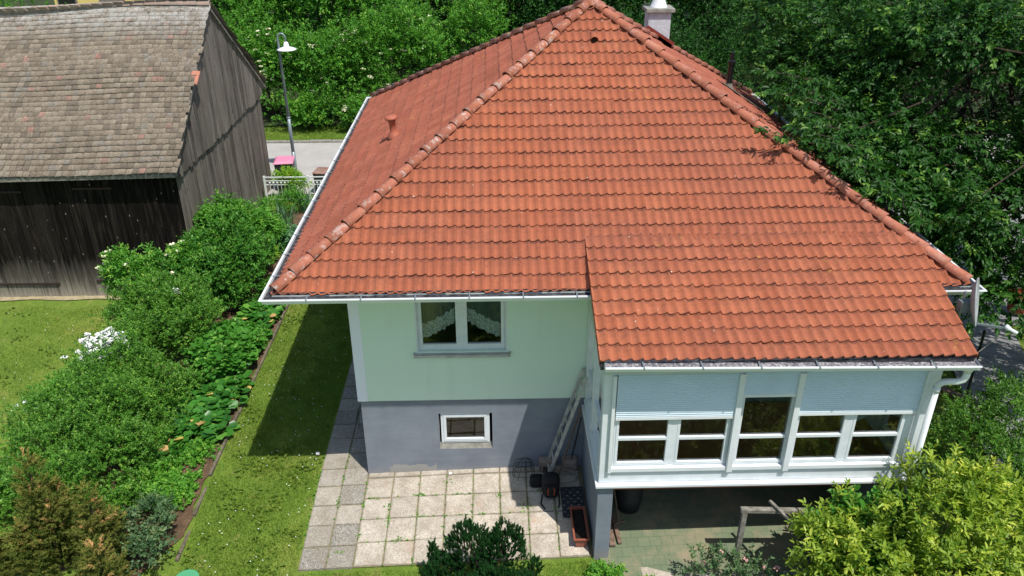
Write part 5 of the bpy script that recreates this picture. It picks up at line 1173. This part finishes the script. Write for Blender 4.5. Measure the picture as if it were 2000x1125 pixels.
plant('low_plant', 'pale green low perennials filling the bed beside the lawn edging, near the large leaved plants', 'plant', (-3.3, 4.9, 0), [(-3.35, 5.0, .05, .22, .6, .2, 1), (-3.3, 2.9, .03, .16, .6, .15, 1)], 'lf_elder', 300, 6, .14, .07, .5, 60, stems=4)
# ---- yew in the foreground
t = empty('yew_bush', (2.3, -2.75, gzf(2.3, -2.75)), 'dark green yew bush with upright needled shoots in front of the slabs', 'yew')
rng = np.random.default_rng(61)
lob = [(2.0, -2.6, .48, .40, .34, .65), (2.6, -2.62, .52, .36, .3, .62), (1.62, -2.72, .1, .38, .3, .52), (2.45, -3.1, .1, .5, .4, .55), (1.85, -3.15, 0, .45, .4, .5), (1.42, -2.5, .30, .10, .10, .42), (3.08, -2.6, .0, .12, .13, .42), (2.95, -2.95, -.1, .3, .3, .45), (2.35, -2.5, .3, .3, .25, .5)]
Pn, dn = lump_points([(*l, 1) for l in lob], 3000, rng, .72, .14); Dn = norm(dn*.6+UP*1.0+rng.normal(0, .18, dn.shape)); a = shoots(Pn-Dn*.06, Dn, 46, .11, .032, rng, .0, .75, .24, .15, .2)
Tn = np.clip(a[5]*.8+.1*np.sin(a[0][:, 0]*9), 0, 1)
leaves_mesh('foliage', a[0], a[1], a[2], a[3], a[4]*1.2, Tn, MT['lf_yew'], t, shape='blade', curl=.05)
mb = MB(); [mb.tube([(2.3, -2.75, gzf(2.3, -2.75)), (l[0], l[1], l[2]+l[5]*.6)], [.04, .01], 6) for l in lob]; mb.build('stems', MT['bark'], t)
# ---- right foreground shrubs
t, P, D = plant('golden_shrub', 'golden yellow leaved shrub at the lower right below the sunroom', 'shrub', (9.3, -3.6, 0), [(8.2, -3.2, .95, 1.0, .7, .8, 1), (9.3, -3.0, 1.6, .95, .7, .85, 1), (9.3, -3.9, .9, 1.1, .8, .85, 1), (8.2, -4.0, .5, .8, .6, .65, 1), (10.3, -3.4, .9, .9, .7, .8, 1), (7.55, -3.0, 1.2, .5, .4, .45, 1), (9.7, -2.85, 1.9, .6, .45, .5, 1), (10.5, -2.9, 1.6, .6, .4, .5, 1), (7.6, -3.3, .5, .45, .4, .5, 1)], 'lf_gold', 1750, 10, .32, .10, .32, 71, stems=16, droop=.25, noise=.28, stemr=.022)
t, P, D = plant('green_shrub', 'mid green loose shrub behind the golden one, right of the downpipe', 'shrub', (11.2, -.8, 0), [(11.0, -1.0, 1.1, 1.0, .9, .85, 1), (12.1, -.4, 1.2, 1.1, 1.0, .9, 1), (11.4, -2.2, .9, 1.0, .8, .9, 1), (10.3, -1.9, .9, .5, .5, .6, 1), (12.5, -2.0, .9, .9, 1.0, .9, 1)], 'lf_green2', 3400, 8, .24, .06, .42, 72, stems=22, noise=.28, stemr=.018)
t, P, D = plant('elder_shrub', 'broad leaved green shoots rising in front of the white sunroom sill', 'shrub', (8.2, -2.75, 0), [(8.05, -2.72, 1.35, .4, .2, .35, 1), (8.7, -2.7, 1.3, .35, .2, .35, 1), (7.6, -2.8, 1.05, .3, .2, .3, 1), (8.4, -3.0, .7, .7, .4, .6, 1)], 'lf_hyd', 330, 6, .24, .13, .5, 73, stems=12, droop=.3)
plant('bamboo_sprig', 'grey green leafy sprig in front of the white downpipe', 'plant', (9.05, -2.75, 0), [(9.05, -2.75, 2.1, .12, .1, .25, 1)], 'lf_rose', 30, 7, .2, .09, .3, 74, stems=5)
t, P, D = plant('rose_bush', 'straggly rose bush with a few pink blooms in front of the timber post', 'bush', (6.15, -3.0, 0), [(6.0, -2.9, .38, .55, .35, .38, 1), (6.6, -2.95, .3, .4, .3, .3, 1), (6.2, -3.3, .1, .6, .3, .3, 1)], 'lf_rose', 330, 7, .2, .055, .5, 75, stems=16, noise=.3, stemr=.009)
heads('bloom', t, [(6.05, -2.75, .62), (6.45, -2.8, .5), (6.75, -2.9, .42), (5.75, -2.85, .5), (6.9, -3.0, .5)], .04, 'petal_pink', rg, 16, .9, .6)
plant('low_plant', 'bright green weeds growing at the foot of the grey corner column', 'weeds', (4.35, -2.65, -.1), [(4.25, -2.6, -.1, .3, .22, .22, 1), (4.75, -2.9, -.15, .35, .25, .15, 1)], 'lf_gc', 420, 6, .13, .045, .55, 76, stems=0)
for i_, (x_, y_, lab_) in enumerate([(5.4, -5.3, 'low dark shrub on the front lawn, leftmost of the row'), (7.3, -5.5, 'low dark shrub on the front lawn, second of the row'), (9.2, -5.4, 'low dark shrub on the front lawn, third of the row'), (11.2, -5.6, 'low dark shrub on the front lawn, rightmost of the row'), (1.9, -6.0, 'unseen low shrub added to darken the reflection in the lace curtain window')]):  # unseen: row read from pane reflections, last one added to darken the upper panes
    zb_ = gzf(x_, y_); plant('garden_shrub', lab_, 'shrub', (x_, y_, zb_), [(x_, y_, zb_+.35, 1.0, .9, .6, 1), (x_+.5, y_-.9, zb_+.4, .9, .8, .7, 1)], 'lf_green2', 600, 7, .35, .11, .4, 140+i_, stems=6)
# ---- cherry tree
def limb(a, b, sag=0, r0=.1, r1=.03):
    a = Vector(a); b = Vector(b); m = a.lerp(b, .5)+Vector((0, 0, sag)); return ([a, a.lerp(m, .6), m, m.lerp(b, .55), b], [r0, r0*.85, (r0+r1)/2, r1*1.3, r1])
ctrunk = [([(13.2, 5.2, 0), (13.15, 5.2, 1.2), (13.0, 5.15, 2.4)], [.26, .22, .19]), limb((13.0, 5.15, 2.3), (10.6, 3.2, 5.6), .3, .12), limb((13.0, 5.15, 2.3), (14.8, 3.0, 6.0), .3, .12), limb((13.0, 5.15, 2.3), (11.2, 6.8, 6.6), .3, .12), limb((13.0, 5.15, 2.3), (14.2, 7.5, 7), .3, .12), limb((13.0, 5.15, 2.3), (12.6, 2.2, 4.4), .2, .1)]
CL = [(10.9, 3.3, 5.2, 1.7, 1.6, 1.2, 1), (12.8, 2.0, 4.6, 2.0, 1.6, 1.5, 1), (14.8, 3.0, 5.0, 2.0, 1.9, 1.8, 1), (11.2, 6.3, 6.6, 2.0, 2.0, 1.5, 1), (14.0, 6.5, 7.0, 2.4, 2.3, 1.8, 1), (12.3, 4.4, 6.9, 2.2, 2.0, 1.5, 1), (15.8, 1.0, 3.6, 1.6, 1.5, 1.4, 1), (9.6, 1.9, 4.95, 1.0, 1.0, .7, 1), (12.2, .9, 3.2, 1.3, 1.1, .9, 1), (16.2, 4.5, 7.2, 2.0, 2, 1.6, 1), (10.3, 5.0, 6.0, 1.2, 1.3, .8, 1), (13.6, .2, 4.4, 1.3, 1.0, 1.0, 1), (14.0, 2.2, 7.2, 1.8, 1.4, 1.1, 1), (9.9, 7.4, 6.2, 1.0, 1.3, .9, 1), (10.6, 7.8, 5.4, 1.3, 1.6, 1.3, 1), (11.3, 4.6, 4.3, 1.4, 1.7, 1.2, 1), (12.6, 6.6, 4.0, 1.8, 1.8, 1.4, 1), (12.0, 2.6, 3.2, 1.3, 1.3, 1.0, 1), (11.2, 1.7, 4.3, 1.0, 1.0, .8, 1), (10.0, 9.0, 6.9, 1.0, 1.2, 1.0, 1), (14.8, 4.6, 3.4, 1.6, 1.6, 1.3, 1), (17.0, 6.5, 5.2, 1.9, 2.0, 1.9, 1), (16.4, 9.0, 4.4, 2.0, 2.0, 1.9, 1), (9.3, 4.4, 6.0, .7, 1.0, .5, 1), (9.0, 2.6, 5.7, .6, .7, .4, 1), (10.3, 2.2, 5.3, .7, .8, .5, 1), (10.1, 3.5, 5.7, .7, .9, .5, 1), (10.0, 5.8, 5.9, .8, 1.0, .6, 1), (10.7, .8, 5.0, .7, .6, .5, 1), (9.6, 7.2, 6.2, .7, .9, .5, 1)]
t, P, D = plant('cherry_tree', 'large cherry tree with long drooping leaves overhanging the right side of the roof', 'tree', (13.2, 5.2, 0), CL, 'lf_cherry', 17500, 11, .4, .105, .4, 81, droop=.55, stems=70, stemr=.035, noise=.25, outw=1.0, upw=.12, shell=.45, trunk=ctrunk, crown='crown', stemname='branches', barkmat='bark', spread=.8, up=.55, curl=.2)
# twigs reaching over the hip
tw = [((9.3, 2.2, 5.2), (7.35, 1.25, 6.1)), ((9.4, 1.6, 5.1), (8.55, .6, 5.65)), ((9.8, 2.2, 5.3), (8.2, 1.3, 5.95)), ((9.9, 1.6, 5.0), (9.0, .7, 5.35)), ((9.5, 3.0, 5.6), (7.9, 2.3, 6.3)), ((9.8, 1.4, 4.9), (9.4, .3, 5.1)), ((9.6, 3.6, 5.9), (7.9, 2.9, 6.5)), ((9.8, 2.6, 5.4), (8.3, 1.9, 6.1)), ((9.7, 1.9, 5.1), (8.9, 1.2, 5.6)), ((9.8, 4.6, 6.0), (8.2, 3.9, 6.5)), ((10, 1.0, 4.8), (9.6, .0, 4.9)), ((9.4, 1.8, 5.2), (8.35, .9, 5.75)), ((9.6, 2.0, 5.3), (7.8, 1.5, 6.15)), ((9.3, 3.4, 5.9), (7.5, 2.6, 6.5)), ((9.7, 1.2, 5.0), (9.0, .35, 5.3)), ((9.5, 2.6, 5.5), (8.0, 2.0, 6.2)), ((9.6, 4.4, 6.0), (7.7, 3.6, 6.7))]
mb = MB(); PP = []; DD = []
for a_, b_ in tw:
    a_ = Vector(a_)+Vector((0, 0, .22)); b_ = Vector(b_)+Vector((0, 0, .18)); mb.tube([a_, a_.lerp(b_, .5)+Vector((0, 0, .1)), b_], [.018, .012, .005], 6)
    for i in range(22):
        f = .15+.85*i/21; q = a_.lerp(b_, f)+Vector((random.gauss(0, .06), random.gauss(0, .06), random.uniform(0, .08))); PP.append(q[:]); DD.append(((b_-a_).normalized()+Vector((random.gauss(0, .5), random.gauss(0, .5), .15)))[:])
PP = np.array(PP); DD = np.array(DD); a = shoots(PP, DD, 8, .26, .115, np.random.default_rng(3), .5, .8, .34)
# keep foliage off the inside of the roof
zr = EZ+(np.minimum(a[0][:, 1]-EY0, EX1-a[0][:, 0]))*.575; keep = a[0][:, 2] > zr+.03
leaves_mesh('overhanging_leaves', *[q[keep] for q in a[:5]], a[5][keep], MT['lf_cherry'], t, curl=.2); mb.build('twigs', MT['bark'], t)
# ---- background
def bgshrub(x, y, sx, sy, sz, mat, lab, seed, n_, leaf=.11, flowers=0, group='shrubs behind the road', name='roadside_shrub', z=None, S=.4, wr=.45, K=7, cat='shrub'):
    zc = sz*.45 if z is None else z; rr = random.Random(seed)
    lm = [(x, y, zc, sx, sy, sz*.6, 1)]+[(x+rr.uniform(-.65, .65)*sx, y+rr.uniform(-.7, .4)*sy, zc+rr.uniform(-.4, .6)*sz*.6, sx*rr.uniform(.35, .6), sy*rr.uniform(.4, .6), sz*rr.uniform(.25, .4), 1) for _ in range(6)]
    t, P, D = plant(name, lab, cat, (x, y, 0), lm, mat, n_, K, S, leaf, wr, seed, group, stems=14, stemr=.04, noise=.42, droop=.25, shell=.6, barkmat='bark')
    if flowers:
        front = [i for i in range(len(P)) if P[i][1] < y+.2*sy and D[i][2] > -.1]; rr.shuffle(front)
        cl = [P[front[0]]]; pts = []
        for i in front[:flowers//4]:
            for _ in range(4):
                q = P[i]+np.array([rr.gauss(0, .3), rr.gauss(0, .15), rr.gauss(.1, .22)])+D[i]*.35; pts.append(q)
        heads('flower_head', t, pts, .10, 'petal_cream', rg, 16, .3, .4)
    return t
bgshrub(-7.6, 25.2, 2.0, 1.8, 4.2, 'lf_bg', 'elder shrub with many white flower heads between barn and street lamp', 91, 2300, flowers=56)
bgshrub(-4.6, 25.0, 2.1, 1.7, 4.0, 'lf_bg', 'broad green elder shrub directly behind the street lamp shade', 92, 2500, flowers=24)
bgshrub(-1.6, 25.6, 2.3, 1.9, 4.6, 'lf_bg', 'tall green elder with white flowers beyond the upper left roof edge', 93, 2600, flowers=52)
bgshrub(-5.8, 23.4, 1.3, .8, 1.7, 'lf_bg', 'low leafy bush on the verge at the foot of the street lamp line', 94, 700, flowers=6)
bgshrub(-3.2, 23.3, 1.4, .8, 1.5, 'lf_bg', 'low leafy bush on the verge next to the white gutter line', 95, 700, flowers=4)
bgshrub(-10.6, 27, 2.4, 2, 5.0, 'lf_bg', 'tall leafy shrub rising behind the barn gable', 96, 2000, flowers=10)
bgshrub(1.6, 27.0, 2.2, 2, 5.2, 'lf_bg', 'light green leafy shrub above the middle of the left hip', 97, 1800)
bgshrub(-4.2, 30.5, 3.2, 2.4, 8.0, 'lf_bg', 'tall light green tree behind the elder shrubs, left of the apex', 98, 2400, leaf=.16, S=.6, name='background_tree', group='trees at the edge of the wood', cat='tree')
bgshrub(-9.4, 31.5, 3.2, 2.4, 8.5, 'lf_bg', 'tall light green tree behind the barn gable peak', 99, 2200, leaf=.16, S=.6, name='background_tree', group='trees at the edge of the wood', cat='tree')
bgshrub(2.2, 32, 3.4, 2.4, 8.5, 'lf_bgdark', 'dark green tree just left of the roof apex', 100, 2400, leaf=.16, S=.6, name='background_tree', group='trees at the edge of the wood', cat='tree')
bgshrub(7.4, 30, 3.2, 2.4, 8, 'lf_bgdark', 'dark green tree between roof apex and chimney', 101, 2400, leaf=.15, S=.6, name='background_tree', group='trees at the edge of the wood', cat='tree')
bgshrub(11.2, 23.6, 2.7, 2.0, 4.4, 'lf_bgdark', 'rounded dark green bush directly right of the chimney', 102, 4200, leaf=.09, S=.3)
bgshrub(12.2, 13.6, 2.0, 2.0, 4.6, 'lf_bgdark', 'dark bush close behind the house at the right back corner', 110, 2200, leaf=.1, S=.35)
bgshrub(17.6, 26.8, 3.2, 2.0, 5.4, 'lf_bgdark', 'dark bush far behind the cherry tree, near the road bend', 111, 2200, leaf=.12, S=.4)
bgshrub(24, 27, 3.6, 2.2, 7.5, 'lf_bgdark', 'dark tree at the far right behind the cherry crown', 112, 2200, leaf=.15, S=.6, name='background_tree', group='trees at the edge of the wood', cat='tree')
bgshrub(15.4, 24.2, 2.6, 2.0, 4.6, 'lf_bgdark', 'dark leafy bush behind the cherry tree, next to the rounded one', 107, 2200, leaf=.1, S=.35)
bgshrub(7.9, 24.4, 2.2, 1.6, 4.2, 'lf_bgdark', 'dark leafy bush just left of the chimney, below the trees', 108, 2000, leaf=.1, S=.35)
bgshrub(20.5, 23.5, 3.4, 2.0, 4.8, 'lf_bgdark', 'dark bush behind the cherry tree at the right picture edge', 109, 2200, leaf=.11, S=.35)
bgshrub(13.6, 30, 3.4, 2.5, 9, 'lf_bgdark', 'dark tree behind the rounded bush right of the chimney', 103, 2400, leaf=.15, S=.6, name='background_tree', group='trees at the edge of the wood', cat='tree')
bgshrub(20, 27, 4.0, 3, 9, 'lf_bgdark', 'dark tree behind the cherry crown, upper right', 104, 2600, leaf=.16, S=.6, name='background_tree', group='trees at the edge of the wood', cat='tree')
bgshrub(5.2, 24.0, 2.0, 1.5, 3.8, 'lf_bgdark', 'dark leafy shrub hidden mostly behind the roof apex', 105, 1300, leaf=.12)
bgshrub(-23.5, 29.5, 3.6, 2, 6.2, 'lf_bg', 'bright green hedge behind the barn ridge at the upper left', 106, 2400, leaf=.14)
# dark wood backdrop farther off: a mass nobody could count
rng = np.random.default_rng(7); n_ = 15000
P = np.stack([rng.uniform(-14, 30, n_), 36+rng.uniform(0, 3, n_)+2*np.sin(np.linspace(0, 40, n_)), rng.random(n_)**.8*13-.5], 1); D = norm(np.stack([rng.normal(0, .5, n_), -np.ones(n_), rng.normal(.2, .5, n_)], 1))
a = shoots(P, D, 4, .9, .38, rng, .2, .9, .5); wd = leaves_mesh('woodland', a[0], a[1], a[2], a[3], a[4], np.clip(a[5]+.15*np.sin(a[0][:, 0]*1.1), 0, 1), MT['lf_bgdark'], None, kind='stuff')
tag(wd, 'dark dense wood filling the background behind the nearer trees', 'woodland')
# ---- grass
def grass(regions, lab):
    P = []; H = []
    for (x0, x1, y0, y1, dens, h, ok) in regions:
        n_ = int((x1-x0)*(y1-y0)*dens); q = np.stack([RNG.uniform(x0, x1, n_), RNG.uniform(y0, y1, n_)], 1); m = ok(q[:, 0], q[:, 1]); q = q[m]; P.append(q); H.append(np.full(len(q), h))
    P = np.concatenate(P); H = np.concatenate(H); n_ = len(P); cl = np.sin(P[:, 0]*3.1+np.sin(P[:, 1]*2.3)*2)*np.sin(P[:, 1]*2.7+1); H = H*(1+.45*cl)*(.6+.8*RNG.random(n_))
    B = np.stack([P[:, 0], P[:, 1], gz(P[:, 0], P[:, 1])-.02], 1); an = RNG.random(n_)*6.28; w_ = .004+.004*RNG.random(n_); sx = np.stack([np.cos(an), np.sin(an), 0*an], 1)*w_[:, None]; ln = RNG.normal(0, .45, (n_, 2))
    tip = B+np.stack([ln[:, 0]*H, ln[:, 1]*H, H], 1); V = np.stack([B-sx, B+sx, tip], 1).reshape(-1, 3); F = np.arange(n_*3).reshape(-1, 3)
    o = npmesh('grass', V, F, MT['lf_grass'], None, False, {'tone': np.clip(.5*RNG.random(n_)+.25+.3*cl*.5, 0, 1)}); tag(o, lab, 'grass', kind='stuff')
grass([(-3.02, -.96, -2.6, 8.5, 2600, .045, lambda x, y: (x < -.98)), (-3.6, 4.2, -3.6, -2.2, 1800, .05, lambda x, y: y < -2.22), (-14, -5.9, -1, 7.1, 900, .04, lambda x, y: y < 7.0+.15*np.sin(x*3)),
       (-8, 0, 21.5, 23.6, 700, .09, lambda x, y: y > 21.5), (10, 16, -1, 6, 500, .05, lambda x, y: x > 10)], 'short yellow green grass on the sunlit lawns')
# weeds in joints + clover patches + daisies
def tufts(name, lab, pts, mat, leaf, seed, K=7, S=.03, shape='round'):
    rng = np.random.default_rng(seed); P = np.array([(x, y, gzf(x, y)+.012) for x, y in pts]); D = norm(np.tile(UP, (len(P), 1))+rng.normal(0, .5, P.shape)); a = shoots(P, D, K, S, leaf, rng, 0, 1.2, .5)
    o = leaves_mesh(name, *a[:5], a[5], MT[mat], None, shape=shape); tag(o, lab, 'weeds', kind='stuff')
pj = []
for k_ in range(1, 8):
    for _ in range(26):
        if random.random() < .75: pj.append((k_*.505+random.gauss(0, .008), random.choice([random.uniform(-2.14, -.9), random.uniform(-2.14, .3)])))
for j in (1, 2, 3):
    for _ in range(32): pj.append((random.uniform(0, 4), -2.14+j*.505+random.gauss(0, .008)))
for _ in range(90): pj.append((random.choice([-.94, -.47, 0])+random.gauss(0, .012), random.uniform(-2.1, .6)))
for c in ((.5, -.85), (.5, -1.2), (1.02, -.62), (.78, -1.6), (1.5, -.3), (2.52, -.7), (-.3, -1.85), (1.0, -1.1), (3.0, -1.0)):
    for _ in range(12): pj.append((c[0]+random.gauss(0, .045), c[1]+random.gauss(0, .035)))
tufts('joint_weeds', 'tiny green weeds growing in the slab joints', [(x, y) for x, y in pj], 'lf_gc', .03, 3, 6, .03, 'blade')
pc = []
for _ in range(70):
    cx_, cy_ = random.uniform(-2.9, -1.1), random.uniform(-2.5, 7)
    for _ in range(random.randint(3, 11)): pc.append((cx_+random.gauss(0, .08), cy_+random.gauss(0, .1)))
for _ in range(20):
    cx_, cy_ = random.uniform(-2.6, -1.2), random.uniform(-.9, .9)
    for _ in range(8): pc.append((cx_+random.gauss(0, .1), cy_+random.gauss(0, .1)))
for _ in range(40):
    cx_, cy_ = random.uniform(.5, 4.2), random.uniform(-3.4, -2.3)
    for _ in range(6): pc.append((cx_+random.gauss(0, .08), cy_+random.gauss(0, .05)))
for _ in range(60):
    cx_, cy_ = random.uniform(-11, -6.5), random.uniform(0, 7)
    for _ in range(5): pc.append((cx_+random.gauss(0, .1), cy_+random.gauss(0, .1)))
tufts('lawn_weeds', 'patches of broad leaved clover and dandelion in the lawn', pc, 'lf_clover', .04, 4, 6, .02)
rng = np.random.default_rng(9); dp = [(random.uniform(-2.95, -1.05), random.uniform(-2.5, 7)) for _ in range(120)]+[(random.uniform(-11, -6.6), random.uniform(0, 7)) for _ in range(60)]
P = np.array([(x, y, gzf(x, y)+.05) for x, y in dp]); P = np.repeat(P, 3, 0); D = norm(rng.normal(size=P.shape)*[1, 1, .1]); L = np.full(len(P), .022)
o = leaves_mesh('daisies', P-D*.011, D, np.tile(UP, (len(P), 1)), L, L*.8, rng.random(len(P)), MT['petal_white'], None, shape='round', fold=0, curl=0); tag(o, 'tiny white daisies scattered over the lawn', 'daisies', kind='stuff')
